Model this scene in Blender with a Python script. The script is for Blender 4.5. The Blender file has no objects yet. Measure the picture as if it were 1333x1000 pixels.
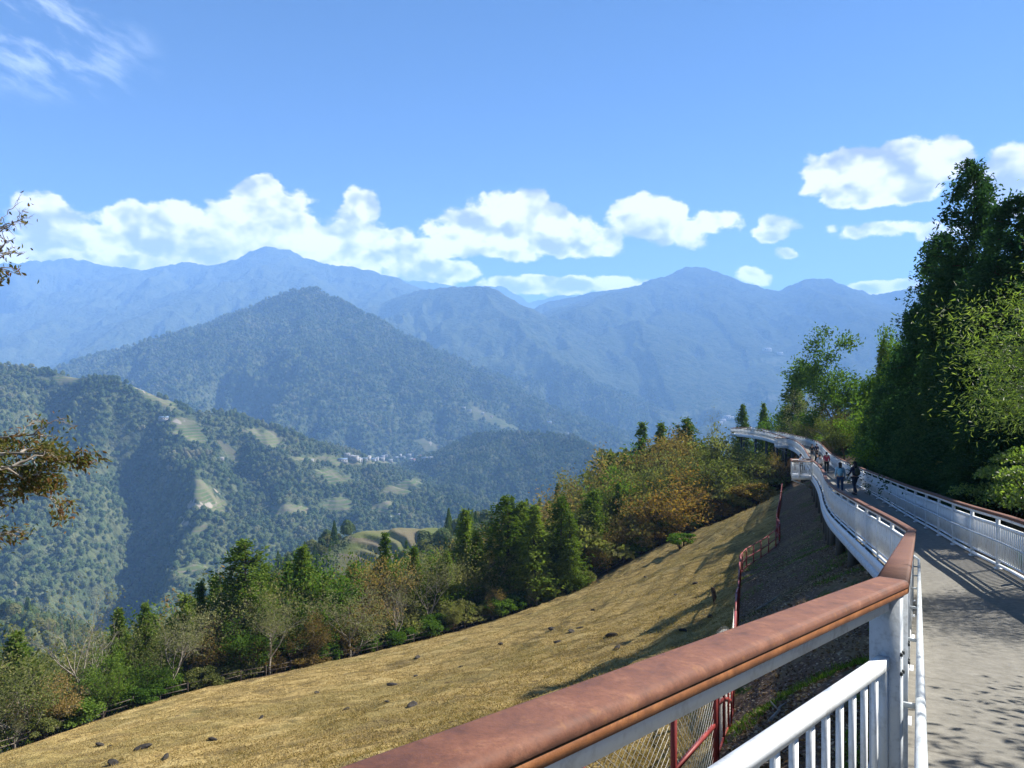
import bpy, bmesh, math, random
import numpy as np
from mathutils import Vector, Matrix

SC = bpy.context.scene
COL = SC.collection
R = math.radians

# ------------------------------------------------------------------ camera
cam_d = bpy.data.cameras.new("camera")
cam_d.sensor_fit = 'HORIZONTAL'
cam_d.sensor_width = 36.0
cam_d.lens = 36.0 * 1000 / 1333
cam_d.clip_start = 0.05
cam_d.clip_end = 60000
cam = bpy.data.objects.new("camera", cam_d)
cam.location = (0, 0, 0)
cam.rotation_euler = (R(90), 0, 0)
COL.objects.link(cam)
SC.camera = cam

# ------------------------------------------------------------------ light, exposure
SUN_EL = 42.0
SUN_AZ = 69.0            # clockwise from the view direction (+Y)
SUN_DIR = Vector((math.sin(R(SUN_AZ)) * math.cos(R(SUN_EL)), math.cos(R(SUN_AZ)) * math.cos(R(SUN_EL)), math.sin(R(SUN_EL))))
sun_d = bpy.data.lights.new("sun", 'SUN')
sun_d.energy = 5.0
sun_d.angle = R(0.5)
sun_d.color = (1.0, 0.95, 0.87)
sun = bpy.data.objects.new("sun", sun_d)
sun.rotation_euler = (-SUN_DIR).to_track_quat('-Z', 'Y').to_euler()
sun.location = (30, 10, 60)
COL.objects.link(sun)
SC.view_settings.view_transform = 'Standard'
SC.view_settings.look = 'None'
SC.view_settings.gamma = 1.0
SC.view_settings.exposure = 1.65
SC.cycles.max_bounces = 6
SC.cycles.volume_bounces = 2
SC.cycles.transparent_max_bounces = 12
SC.cycles.caustics_reflective = False
SC.cycles.caustics_refractive = False


class NT:
    """tiny helper to wire node trees"""
    def __init__(self, tree):
        self.t = tree
    def n(self, kind, ins=None, **props):
        nd = self.t.nodes.new(kind)
        for k, v in props.items():
            setattr(nd, k, v)
        for k, v in (ins or {}).items():
            s = nd.inputs[k]
            if isinstance(v, bpy.types.NodeSocket):
                self.t.links.new(v, s)
            else:
                s.default_value = v
        return nd
    def m(self, op, a, b=0.0, c=None, clamp=False):
        d = {0: a, 1: b}
        if c is not None:
            d[2] = c
        nd = self.n('ShaderNodeMath', d, operation=op)
        nd.use_clamp = clamp
        return nd.outputs[0]
    def mix(self, f, a, b, blend='MIX'):
        nd = self.n('ShaderNodeMix', data_type='RGBA', blend_type=blend)
        for i, v in ((0, f), (6, a), (7, b)):
            s = nd.inputs[i]
            if isinstance(v, bpy.types.NodeSocket):
                self.t.links.new(v, s)
            else:
                s.default_value = v if i == 0 or len(v) == 4 else (*v, 1)
        return nd.outputs[2]
    def ramp(self, f, stops, interp='LINEAR'):
        nd = self.n('ShaderNodeValToRGB', {0: f})
        r = nd.color_ramp
        r.interpolation = interp
        while len(r.elements) < len(stops):
            r.elements.new(0.5)
        for e, (p, c) in zip(r.elements, stops):
            e.position = p
            e.color = c if len(c) == 4 else (*c, 1)
        return nd.outputs[0]
    def noise(self, vec, scale, detail=4, rough=0.55, dist=0.0, out=0):
        return self.n('ShaderNodeTexNoise', {'Vector': vec, 'Scale': scale, 'Detail': detail, 'Roughness': rough, 'Distortion': dist}).outputs[out]
    def maprange(self, v, a, b, c=0.0, d=1.0, smooth=True):
        nd = self.n('ShaderNodeMapRange', {0: v, 1: a, 2: b, 3: c, 4: d})
        nd.interpolation_type = 'SMOOTHSTEP' if smooth else 'LINEAR'
        return nd.outputs[0]


# ------------------------------------------------------------------ sky with clouds (world, by direction only)
def azel(u, v):
    a = math.atan((u - 666.5) / 1000)
    return a, math.atan((500 - v) / 1000 * math.cos(a))

world = bpy.data.worlds.new("World")
SC.world = world
world.use_nodes = True
wt = world.node_tree
wt.nodes.clear()
W = NT(wt)
sky = W.n('ShaderNodeTexSky', sky_type='NISHITA')
sky.sun_disc = False
sky.sun_elevation = R(SUN_EL)
sky.sun_rotation = R(SUN_AZ)
sky.altitude = 1700
sky.air_density = 1.0
sky.dust_density = 0.2
sky.ozone_density = 1.6
SKY_STRENGTH = 0.062
tc = W.n('ShaderNodeTexCoord').outputs['Generated']
sep = W.n('ShaderNodeSeparateXYZ', {0: tc})
AZ = W.m('ARCTAN2', sep.outputs[0], sep.outputs[1])
EL = W.m('ARCSINE', sep.outputs[2])
wv = W.n('ShaderNodeCombineXYZ', {0: AZ, 1: W.m('MULTIPLY', EL, 1.35), 2: 0.0}).outputs[0]
warp = W.noise(wv, 11, 4, 0.6, out=1)
warp = W.n('ShaderNodeVectorMath', {0: warp, 1: (0.5, 0.5, 0.5)}, operation='SUBTRACT').outputs[0]
def scaled(vec, s):
    return W.n('ShaderNodeVectorMath', {0: vec, 3: s}, operation='SCALE').outputs[0]
wv2 = W.n('ShaderNodeVectorMath', {0: wv, 1: scaled(warp, 0.030)}, operation='ADD').outputs[0]
sep2 = W.n('ShaderNodeSeparateXYZ', {0: wv2})
AZW = sep2.outputs[0]
ELW = W.m('DIVIDE', sep2.outputs[1], 1.35)
# cloud lobes: (u, v, half width px, half height px, strength)
LOBES = [
    (70, 300, 62, 42, 1.0), (70, 278, 26, 24, 1.0), (150, 300, 70, 34, 1.0), (165, 280, 30, 22, .9), (240, 305, 80, 40, 1.0),
    (20, 325, 80, 26, .85), (250, 320, 110, 34, 1.0), (340, 262, 36, 34, 1.1), (335, 290, 75, 46, 1.0), (395, 305, 70, 42, 1.0), (400, 330, 90, 40, 1),
    (470, 272, 30, 26, .75), (450, 310, 70, 40, 1.0), (510, 330, 60, 36, 1.0), (560, 352, 70, 20, .9), (400, 262, 30, 14, .45),
    (640, 300, 85, 42, 1.1), (680, 282, 60, 34, 1.0), (610, 285, 50, 28, .9), (730, 305, 60, 30, .95), (600, 325, 60, 18, .6),
    (840, 290, 48, 34, 1.0), (850, 276, 26, 20, .8), (880, 308, 45, 20, .8), (790, 318, 50, 18, .7),
    (60, 338, 70, 18, .9), (160, 338, 80, 18, .9), (270, 338, 70, 16, .9), (700, 372, 90, 14, .85), (780, 368, 100, 12, .8), (870, 372, 60, 10, .6),
    (935, 290, 44, 18, .62), (1010, 296, 34, 20, .7), (1025, 330, 20, 8, .45), (970, 365, 30, 14, .45), (1140, 376, 60, 13, .75),
    (1110, 225, 70, 36, 1.0), (1180, 218, 80, 40, 1.1), (1225, 205, 40, 28, 1.0), (1150, 250, 90, 24, .9), (1320, 230, 60, 46, 1.1), (1420, 240, 80, 50, 1.0),
    (1150, 300, 90, 12, .72), (1090, 296, 50, 8, .5), (1220, 302, 60, 12, .6),
]
dens = None
for (u, v, ru, rv, s) in LOBES:
    a0, e0 = azel(u, v)
    ca = math.cos(a0)
    ra = ru / 1000 * ca * ca * 1.12
    re = rv / 1000 * ca * 1.12
    dx = W.m('MULTIPLY', W.m('SUBTRACT', AZW, a0), 1 / ra)
    dy = W.m('MULTIPLY', W.m('SUBTRACT', ELW, e0), 1 / re)
    r2 = W.m('MULTIPLY_ADD', dx, dx, W.m('MULTIPLY', dy, dy))
    f = W.m('MULTIPLY_ADD', r2, -s, s)
    dens = f if dens is None else W.m('SMOOTH_MAX', dens, f, 0.15)
dens = W.m('MAXIMUM', dens, -1.5)
def off(dx, dy):
    return W.n('ShaderNodeVectorMath', {0: wv2, 1: (dx, dy, 0)}, operation='ADD').outputs[0]
def puffs(vec):
    a = W.noise(vec, 15, 7, 0.60)
    vo = W.n('ShaderNodeTexVoronoi', {'Vector': vec, 'Scale': 34.0, 'Detail': 0.0}, feature='F1').outputs[0]
    return W.m('MULTIPLY_ADD', W.m('SUBTRACT', 0.45, vo), 0.22, a)
n1 = puffs(wv2)
r0_ = W.noise(off(0.0, 0.0), 16, 3, 0.5)
r1_ = W.noise(off(0.010, 0.020), 16, 3, 0.5)
nb = W.noise(wv, 7, 3, 0.5)
d2 = W.m('MULTIPLY_ADD', W.m('SUBTRACT', n1, 0.5), 2.3, W.m('MULTIPLY_ADD', W.m('SUBTRACT', nb, 0.5), 0.8, dens))
cover = W.maprange(d2, 0.10, 0.42)
relief = W.m('MULTIPLY', W.m('SUBTRACT', r0_, r1_), 2.6)
thick = W.maprange(d2, 0.3, 1.5)
shade = W.m('ADD', 0.92, relief)
nsh = W.maprange(W.noise(off(3.1, 0.4), 9, 4, 0.5), 0.42, 0.68)
base = W.ramp(W.maprange(AZ, -0.65, 0.65, smooth=False), [(0.0, (.150,) * 3), (0.42, (.150,) * 3), (0.47, (.160,) * 3), (0.68, (.165,) * 3), (0.74, (.185,) * 3), (0.8, (.215,) * 3), (1.0, (.205,) * 3)])
under = W.maprange(W.m('SUBTRACT', EL, base), -0.012, 0.035, 1.0, 0.0)
shade = W.m('SUBTRACT', shade, W.m('MULTIPLY', under, W.m('MULTIPLY', W.maprange(d2, 0.3, 1.1), 0.42)))
shade = W.m('SUBTRACT', shade, W.m('MULTIPLY', nsh, W.m('MULTIPLY', thick, 0.36)))
shade = W.m('MINIMUM', W.m('MAXIMUM', shade, 0.46), 1.0)
ccol = W.mix(W.maprange(shade, 0.5, 0.95), (0.74, 0.72, 0.76), (1.0, 0.91, 0.83))
ccol = W.n('ShaderNodeVectorMath', {0: ccol, 3: W.m('MULTIPLY', shade, W.maprange(EL, R(5), R(16), 13.5, 8.6))}, operation='SCALE').outputs[0]
skyc = W.n('ShaderNodeHueSaturation', {'Hue': 0.507, 'Saturation': 1.28, 'Value': 0.66, 'Color': sky.outputs[0]}).outputs[0]
final = W.mix(W.m('MULTIPLY', cover, 0.97), skyc, ccol)
wx_ = W.m('MULTIPLY', W.m('SUBTRACT', AZ, -0.58), 7.0); wy_ = W.m('MULTIPLY', W.m('SUBTRACT', EL, 0.365), 16.0)
wr = W.m('SUBTRACT', 1.0, W.m('MULTIPLY_ADD', wx_, wx_, W.m('MULTIPLY', wy_, wy_)))
wn = W.noise(W.n('ShaderNodeCombineXYZ', {0: AZW, 1: W.m('MULTIPLY_ADD', ELW, 2.6, W.m('MULTIPLY', AZW, 0.9)), 2: 4.0}).outputs[0], 12, 5, 0.6)
final = W.mix(W.m('MULTIPLY', W.m('MULTIPLY', W.maprange(wr, -0.4, 1.0), W.maprange(wn, 0.45, 0.72)), 0.62), final, (6.6, 7.2, 8.2))
bg = W.n('ShaderNodeBackground', {'Color': final, 'Strength': SKY_STRENGTH})
wo = W.n('ShaderNodeOutputWorld', {'Surface': bg.outputs[0]})
world.cycles.sampling_method = 'MANUAL'
world.cycles.sample_map_resolution = 256


# ------------------------------------------------------------------ helpers
def tag(o, label=None, cat=None, group=None, kind=None):
    if label: o['label'] = label
    if cat: o['category'] = cat
    if group: o['group'] = group
    if kind: o['kind'] = kind
    return o

def empty(name, loc=(0, 0, 0), rz=0.0):
    o = bpy.data.objects.new(name, None)
    o.empty_display_size = 0.3
    o.location = loc
    o.rotation_euler = (0, 0, rz)
    COL.objects.link(o)
    return o

def mesh_obj(name, verts, faces, mat=None, parent=None, smooth=False):
    me = bpy.data.meshes.new(name)
    verts = np.asarray(verts, dtype=np.float32)
    me.vertices.add(len(verts))
    me.vertices.foreach_set('co', verts.ravel())
    if isinstance(faces, np.ndarray):
        k = faces.shape[1]
        me.loops.add(faces.size)
        me.loops.foreach_set('vertex_index', faces.astype(np.int32).ravel())
        me.polygons.add(len(faces))
        me.polygons.foreach_set('loop_start', np.arange(0, faces.size, k, dtype=np.int32))
    else:
        ln = np.array([len(f) for f in faces], dtype=np.int32)
        me.loops.add(int(ln.sum()))
        me.loops.foreach_set('vertex_index', np.fromiter((i for f in faces for i in f), dtype=np.int32))
        me.polygons.add(len(faces))
        st = np.zeros(len(faces), dtype=np.int32)
        st[1:] = np.cumsum(ln)[:-1]
        me.polygons.foreach_set('loop_start', st)
    me.update(calc_edges=True)
    me.validate()
    if smooth:
        me.polygons.foreach_set('use_smooth', np.ones(len(me.polygons), dtype=bool))
    if mat:
        me.materials.append(mat)
    o = bpy.data.objects.new(name, me)
    COL.objects.link(o)
    if parent:
        o.parent = parent
    return o

def copy_tree(o, parent=None):
    c = o.copy()
    COL.objects.link(c)
    if parent: c.parent = parent
    for ch in o.children:
        copy_tree(ch, c)
    return c

class MB:
    """collects boxes, bars and tubes into one mesh"""
    def __init__(self):
        self.v = []
        self.f = []
    def add(self, vs, fs):
        b = len(self.v)
        self.v += [tuple(p) for p in vs]
        self.f += [tuple(b + i for i in f) for f in fs]
        return self
    def box(self, c, sx, sy, sz, ax=None, ay=None):
        """box centred at c, ax/ay unit axes for x and y (z is their cross unless vertical)"""
        c = Vector(c)
        ax = Vector(ax).normalized() if ax is not None else Vector((1, 0, 0))
        ay = Vector(ay).normalized() if ay is not None else Vector((-ax.y, ax.x, 0)).normalized()
        az = ax.cross(ay).normalized()
        vs = [c + ax * sx / 2 * i + ay * sy / 2 * j + az * sz / 2 * k for k in (-1, 1) for i, j in ((-1, -1), (1, -1), (1, 1), (-1, 1))]
        return self.add(vs, [(3, 2, 1, 0), (4, 5, 6, 7), (0, 1, 5, 4), (1, 2, 6, 5), (2, 3, 7, 6), (3, 0, 4, 7)])
    def vbar(self, c, sx, sy, z0, z1, ax):
        """vertical bar with horizontal axis ax"""
        ax = Vector((ax[0], ax[1], 0)).normalized()
        return self.box((c[0], c[1], (z0 + z1) / 2), sx, sy, z1 - z0, ax, (-ax.y, ax.x, 0))
    def bar(self, a, b, w, h):
        """rectangular bar from a to b; w across horizontally, h in the vertical plane"""
        a = Vector(a); b = Vector(b)
        d = b - a
        side = Vector((-d.y, d.x, 0))
        side = side.normalized() if side.length > 1e-6 else Vector((1, 0, 0))
        return self.box((a + b) / 2, d.length, w, h, d, side)
    def profile(self, pts, prof, closed=True, caps=True):
        """sweep a 2D profile (side, up) along pts with mitred vertical joints"""
        pts = [Vector(p) for p in pts]
        n = len(pts); k = len(prof)
        vs = []
        for i, p in enumerate(pts):
            d1 = (pts[i] - pts[i - 1]) if i else (pts[1] - pts[0])
            d2 = (pts[i + 1] - pts[i]) if i < n - 1 else d1
            h1 = Vector((d1.x, d1.y, 0)).normalized(); h2 = Vector((d2.x, d2.y, 0)).normalized()
            h = (h1 + h2).normalized()
            s = Vector((h.y, -h.x, 0)) / max(0.35, h.dot(h1))
            for (a, b) in prof:
                vs.append(p + s * a + Vector((0, 0, b)))
        fs = []
        for i in range(n - 1):
            for j in range(k):
                j2 = (j + 1) % k
                fs.append((i * k + j, i * k + j2, (i + 1) * k + j2, (i + 1) * k + j))
        if caps:
            fs.append(tuple(range(k - 1, -1, -1)))
            fs.append(tuple((n - 1) * k + j for j in range(k)))
        return self.add(vs, fs)
    def tube(self, pts, rad, seg=8, caps=True):
        pts = [Vector(p) for p in pts]
        n = len(pts)
        if not isinstance(rad, (list, tuple)): rad = [rad] * n
        vs = []
        up = Vector((0, 0, 1))
        for i, p in enumerate(pts):
            d = (pts[min(i + 1, n - 1)] - pts[max(i - 1, 0)]).normalized()
            s = d.cross(up)
            s = s.normalized() if s.length > 1e-3 else Vector((1, 0, 0))
            t = s.cross(d).normalized()
            for j in range(seg):
                a = 2 * math.pi * j / seg
                vs.append(p + (s * math.cos(a) + t * math.sin(a)) * rad[i])
        fs = [(i * seg + j, i * seg + (j + 1) % seg, (i + 1) * seg + (j + 1) % seg, (i + 1) * seg + j) for i in range(n - 1) for j in range(seg)]
        if caps:
            fs.append(tuple(range(seg - 1, -1, -1)))
            fs.append(tuple((n - 1) * seg + j for j in range(seg)))
        return self.add(vs, fs)
    def build(self, name, mat, parent=None, smooth=False):
        return mesh_obj(name, self.v, self.f, mat, parent, smooth)

def P(u, v, Y):
    return ((u - 666.5) / 1000 * Y, Y, (500 - v) / 1000 * Y)

# ------------------------------------------------------------------ numpy noise
def _hash(ix, iy, seed):
    h = (ix.astype(np.int64) * 374761393 + iy.astype(np.int64) * 668265263 + seed * 974634777) & 0xFFFFFFFF
    h = ((h ^ (h >> 13)) * 1274126177) & 0xFFFFFFFF
    return (h ^ (h >> 16)) & 0xFFFF

def gnoise(x, y, seed=0):
    ix = np.floor(x); iy = np.floor(y)
    fx = x - ix; fy = y - iy
    ux = fx * fx * fx * (fx * (fx * 6 - 15) + 10); uy = fy * fy * fy * (fy * (fy * 6 - 15) + 10)
    def g(a, b):
        ang = _hash(ix + a, iy + b, seed) * (2 * math.pi / 65536)
        return np.cos(ang) * (fx - a) + np.sin(ang) * (fy - b)
    return 1.4 * ((g(0, 0) * (1 - ux) + g(1, 0) * ux) * (1 - uy) + (g(0, 1) * (1 - ux) + g(1, 1) * ux) * uy)

def fbm(x, y, octs=5, seed=0, ridged=False, gain=0.5):
    s = 0; a = 1.0; t = 0
    for o in range(octs):
        n = gnoise(x * 2 ** o + 17.3 * o, y * 2 ** o - 9.1 * o, seed + o)
        if ridged: n = 1 - 2 * np.abs(n)
        s = s + a * n; t += a; a *= gain
    return s / t

def sstep(x, a, b):
    t = np.clip((x - a) / (b - a), 0, 1)
    return t * t * (3 - 2 * t)

# ------------------------------------------------------------------ far terrain: ridge lines with spurs
rng = random.Random(11)
SEGS = []   # x0,y0,z0,x1,y1,z1,slope,reach,round
FLOOR = -780.0
def add_ridge(pts, slope, level, spacing, floor=FLOOR, sub=2, rnd=12.0, asym=1.0):
    for a, b in zip(pts[:-1], pts[1:]):
        SEGS.append((*a, *b, slope, rnd, level, asym))
    if level >= sub:
        return
    acc = spacing * 0.5
    for a, b in zip(pts[:-1], pts[1:]):
        a = Vector(a); b = Vector(b)
        L = (b - a).to_2d().length
        t = acc
        while t < L:
            p = a.lerp(b, t / L)
            d = (b - a).to_2d().normalized()
            for sgn in (-1, 1):
                if rng.random() < 0.12: continue
                nrm = Vector((-d.y * sgn, d.x * sgn))
                if level == 0 and nrm.y > 0.8: continue
                down = d if b.z < a.z else -d
                dr = (nrm + down * rng.uniform(0.1, 0.75)).normalized()
                H = p.z - floor
                if H < 60: continue
                L2 = H / (slope * 0.6) * rng.uniform(0.4, 0.95) * (0.62 if level else 1.0)
                L2 = min(L2, spacing * (4.5 if level == 0 else 2.6))
                sp = [tuple(p)]
                q = Vector((p.x, p.y)); z = p.z; k = 5
                for i in range(k):
                    dr = (Matrix.Rotation(rng.uniform(-0.3, 0.3), 2) @ dr).normalized()
                    q = q + dr * L2 / k
                    z -= L2 / k * slope * rng.uniform(0.45, 0.72)
                    sp.append((q.x, q.y, z))
                add_ridge(sp, slope * rng.uniform(0.85, 1.05), level + 1, spacing * 0.5, floor, sub, rnd * 0.7, 1.45)
            t += spacing * rng.uniform(0.75, 1.3)
        acc = t - L

def ridge_px(pts, slope, spacing, sub=2, floor=FLOOR, rnd=12.0, level=0, asym=1.0):
    add_ridge([P(*p) for p in pts], slope, level, spacing, floor, sub, rnd, asym)

# farthest pale range
ridge_px([(400, 365, 13500), (500, 362, 13500), (535, 364, 13500), (565, 368, 13500), (600, 374, 13500), (650, 372, 13500), (690, 395, 13500), (712, 388, 13500), (735, 384, 13500), (760, 384, 13500), (800, 395, 13500), (900, 400, 13500)], 0.6, 900, 1)
# long left range under the clouds
ridge_px([(-260, 345, 9000), (-100, 338, 9200), (0, 343, 9400), (60, 339, 9500), (100, 336, 9500), (130, 345, 9500), (190, 351, 9400), (225, 344, 9300), (245, 341, 9300), (275, 346, 9300), (308, 341, 9300), (330, 326, 9400), (348, 321, 9400), (375, 324, 9400), (395, 336, 9300), (420, 343, 9200), (442, 345, 9100), (470, 351, 9000), (492, 353, 9000), (530, 367, 9000), (570, 382, 9000), (620, 400, 8800)], 0.62, 700)
ridge_px([(225, 344, 9300), (170, 385, 8500), (100, 420, 7800), (60, 450, 7200)], 0.6, 600, 2, FLOOR, 12, 0, 1.6)
ridge_px([(348, 321, 9400), (300, 370, 8500), (220, 410, 7600), (120, 450, 6800), (60, 480, 6200)], 0.62, 600, 2, FLOOR, 12, 0, 1.6)
ridge_px([(492, 353, 9000), (470, 390, 8200), (500, 420, 7600)], 0.62, 600)
# second range right of the middle peak
ridge_px([(500, 392, 7400), (545, 378, 7000), (570, 374, 6800), (600, 373, 6600), (636, 372, 6500), (656, 382, 6400), (690, 403, 6200), (722, 428, 5900), (760, 458, 5500), (800, 500, 5000)], 0.66, 480)
ridge_px([(636, 372, 6500), (650, 420, 6000), (690, 470, 5500), (740, 520, 5000)], 0.66, 420, 2, FLOOR, 12, 0, 1.6)
# middle peak
ridge_px([(110, 482, 5000), (150, 464, 4900), (210, 441, 4800), (262, 425, 4750), (290, 416, 4700), (345, 391, 4600), (380, 378, 4520), (405, 374, 4500), (430, 385, 4420), (480, 410, 4250), (530, 440, 4100), (600, 474, 3950), (660, 505, 3800), (720, 530, 3650), (772, 560, 3500), (806, 585, 3400)], 0.66, 330)
ridge_px([(405, 374, 4500), (372, 410, 4250), (320, 450, 4000), (262, 490, 3700), (228, 515, 3500)], 0.68, 300, 2, FLOOR, 12, 0, 1.6)
ridge_px([(405, 374, 4500), (420, 430, 4150), (450, 490, 3750), (470, 540, 3400), (505, 575, 3100), (540, 590, 2950)], 0.68, 300, 2, FLOOR, 12, 0, 1.6)
ridge_px([(530, 440, 4100), (560, 490, 3800), (600, 530, 3500), (650, 560, 3250), (700, 580, 3100)], 0.66, 280, 2, FLOOR, 12, 0, 1.6)
ridge_px([(290, 416, 4700), (240, 460, 4350), (190, 500, 4000)], 0.66, 300)
# right range with the two rounded summits
ridge_px([(640, 420, 8800), (690, 402, 8600), (720, 391, 8500), (770, 381, 8400), (830, 372, 8300), (862, 366, 8200), (884, 353, 8150), (900, 347, 8100), (922, 348, 8100), (948, 361, 8100), (980, 375, 8000), (1010, 382, 8000), (1032, 371, 7950), (1052, 363, 7900), (1080, 363, 7900), (1098, 374, 7900), (1120, 385, 7800), (1150, 382, 7700), (1190, 374, 7600), (1260, 360, 7400), (1400, 340, 7200), (1560, 330, 7200)], 0.52, 620)
ridge_px([(905, 347, 8100), (860, 400, 7500), (800, 440, 6900), (760, 480, 6300)], 0.55, 500, 2, FLOOR, 12, 0, 1.6)
ridge_px([(1065, 363, 7900), (1000, 410, 7200), (930, 440, 6600), (860, 470, 6100), (790, 510, 5600)], 0.55, 480, 2, FLOOR, 12, 0, 1.6)
ridge_px([(1400, 380, 6600), (1250, 400, 6400), (1140, 430, 6000), (1040, 460, 5600), (960, 485, 5200), (880, 515, 4900), (810, 548, 4600)], 0.5, 460)
ridge_px([(1400, 430, 5200), (1200, 470, 4800), (1080, 500, 4500), (980, 530, 4200), (900, 560, 4000)], 0.5, 400)
# left hill, its long spur, the village saddle and the wooded knoll
HILLF = -560
ridge_px([(-260, 462, 1900), (-100, 470, 1850), (0, 476, 1800), (50, 479, 1780), (100, 486, 1750), (150, 493, 1720), (182, 506, 1700), (215, 526, 1680), (246, 541, 1680), (275, 537, 1720), (300, 537, 1780), (340, 551, 1900), (400, 577, 2080), (450, 592, 2250), (500, 600, 2400), (540, 603, 2500), (562, 601, 2520), (590, 578, 2450), (618, 565, 2400), (660, 562, 2350), (700, 563, 2300), (740, 568, 2250), (768, 582, 2150), (790, 605, 2000), (800, 640, 1800)], 0.6, 190, 2, HILLF, 8)
ridge_px([(215, 526, 1680), (205, 548, 1600), (222, 572, 1520), (255, 615, 1400), (262, 650, 1300), (240, 690, 1200), (228, 720, 1130), (222, 760, 1060), (200, 800, 980)], 0.66, 170, 1, HILLF, 8, 0, 1.9)
ridge_px([(150, 493, 1720), (130, 530, 1600), (80, 590, 1450), (40, 640, 1330), (0, 700, 1200)], 0.6, 180, 2, HILLF, 8)
ridge_px([(300, 537, 1780), (330, 590, 1600), (370, 640, 1480), (400, 690, 1380)], 0.5, 170, 2, HILLF, 8)
ridge_px([(400, 577, 2080), (430, 620, 1850), (450, 660, 1700), (440, 690, 1550)], 0.5, 180, 2, HILLF, 8)
ridge_px([(660, 562, 2350), (600, 620, 2050), (560, 670, 1850), (540, 700, 1700)], 0.56, 180, 2, HILLF, 8)
ridge_px([(500, 600, 2400), (510, 640, 2100), (490, 680, 1850), (470, 700, 1700)], 0.5, 200, 2, HILLF, 8)
ridge_px([(-200, 760, 620), (-60, 782, 600), (0, 796, 590), (40, 814, 580), (80, 850, 570), (120, 900, 560)], 0.6, 160, 1, HILLF, 6)
NEARF = len(SEGS)
# our own hillside going down to the shoulder with the terraces
ridge_px([(1600, 300, 200), (1300, 460, 190), (1130, 560, 180), (960, 600, 175), (820, 680, 185), (720, 700, 230), (650, 700, 300), (610, 690, 350), (560, 688, 385), (520, 688, 400), (480, 692, 405), (445, 712, 400), (400, 750, 380), (350, 810, 350), (300, 880, 320)], 0.62, 400, 0, -500, 14)

SEG = np.array(SEGS)

def far_height(X, Y):
    """X, Y: 2D arrays"""
    sh = X.shape
    wx = X + 0.012 * Y * fbm(X / (0.16 * 1500), Y / (0.16 * 1500), 3, 5) + 14 * fbm(X / 90, Y / 90, 3, 8)
    wy = Y + 0.012 * Y * fbm(X / (0.16 * 1500), Y / (0.16 * 1500), 3, 25) + 14 * fbm(X / 90, Y / 90, 3, 28)
    near = 1 - sstep(Y, 500, 900)
    wx = X * near + wx * (1 - near); wy = Y * near + wy * (1 - near)
    floor = FLOOR + 0 * X
    H = floor.copy(); D0 = np.full(sh, 1e5)
    rowY0 = Y.min(axis=1); rowY1 = Y.max(axis=1)
    for s in SEG:
        x0, y0, z0, x1, y1, z1, sl, rd, lev, asy = s
        reach = (max(z0, z1) - FLOOR) / sl
        reach = min(reach, 2600)
        r0 = np.searchsorted(rowY1, min(y0, y1) - reach)
        r1 = np.searchsorted(rowY0, max(y0, y1) + reach)
        if r1 <= r0: continue
        a = Y[r0:r1]
        lo = (min(x0, x1) - reach) / max(a.max(), 1); 
        ratio = X[0] / Y[0, 0]
        # column range by widest bounds
        ymn = max(a.min(), 1.0); ymx = a.max()
        xl = min(x0, x1) - reach; xr = max(x0, x1) + reach
        rl = min(xl / ymn, xl / ymx); rr = max(xr / ymn, xr / ymx)
        c0 = np.searchsorted(ratio, rl); c1 = np.searchsorted(ratio, rr)
        if c1 <= c0: continue
        px = wx[r0:r1, c0:c1]; py = wy[r0:r1, c0:c1]
        dx = x1 - x0; dy = y1 - y0
        t = np.clip(((px - x0) * dx + (py - y0) * dy) / (dx * dx + dy * dy + 1e-9), 0, 1)
        d = np.hypot(px - x0 - t * dx, py - y0 - t * dy)
        if asy != 1.0: sl = np.where(px < x0 + t * dx, sl * asy, sl)
        h = z0 + (z1 - z0) * t - sl * (np.sqrt(d * d + rd * rd) - rd)
        v = H[r0:r1, c0:c1]
        np.maximum(v, h, out=v)
        if lev == 0:
            w_ = D0[r0:r1, c0:c1]; np.minimum(w_, d, out=w_)
    k1 = sstep(Y, 700, 1200) * (1 - sstep(Y, 2600, 3000)); k2 = sstep(Y, 2600, 3000) * (1 - sstep(Y, 6000, 7000)); k3 = sstep(Y, 6000, 7000)
    r1 = fbm(wx / 190 + 5, wy / 420, 5, 3, True, 0.5); r2 = fbm(wx / 420, wy / 950, 5, 13, True, 0.5); r3 = fbm(wx / 800, wy / 1500, 5, 23, True, 0.5)
    ramp = sstep(D0, 0, 0.10 * Y)
    H = H + ramp * (k1 * 85 * np.minimum(r1 - 0.42, 0.16) + k2 * 430 * np.minimum(r2 - 0.45, 0.05) + k3 * 620 * np.minimum(r3 - 0.45, 0.04))
    for line, dep, sig in (([(165, 560, 1560), (178, 620, 1440), (185, 680, 1310), (172, 740, 1180), (140, 800, 1060)], 120, 62), ([(60, 515, 1700), (85, 570, 1560), (70, 640, 1450)], 60, 50), ([(300, 590, 1640), (318, 650, 1500), (300, 720, 1350)], 45, 45)):
        pts = [P(*p) for p in line]
        dd = np.full(sh, 1e5)
        for a, b in zip(pts[:-1], pts[1:]):
            dx = b[0] - a[0]; dy = b[1] - a[1]
            t = np.clip(((wx - a[0]) * dx + (wy - a[1]) * dy) / (dx * dx + dy * dy), 0, 1)
            dd = np.minimum(dd, np.hypot(wx - a[0] - t * dx, wy - a[1] - t * dy))
        H = H - dep * np.exp(-(dd / sig) ** 2)
    H = H + sstep(Y, 300, 1500) * 5 * fbm(X / 60, Y / 60, 3, 4) * np.clip(Y / 3000, 0.35, 1.5)
    return H

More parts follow.
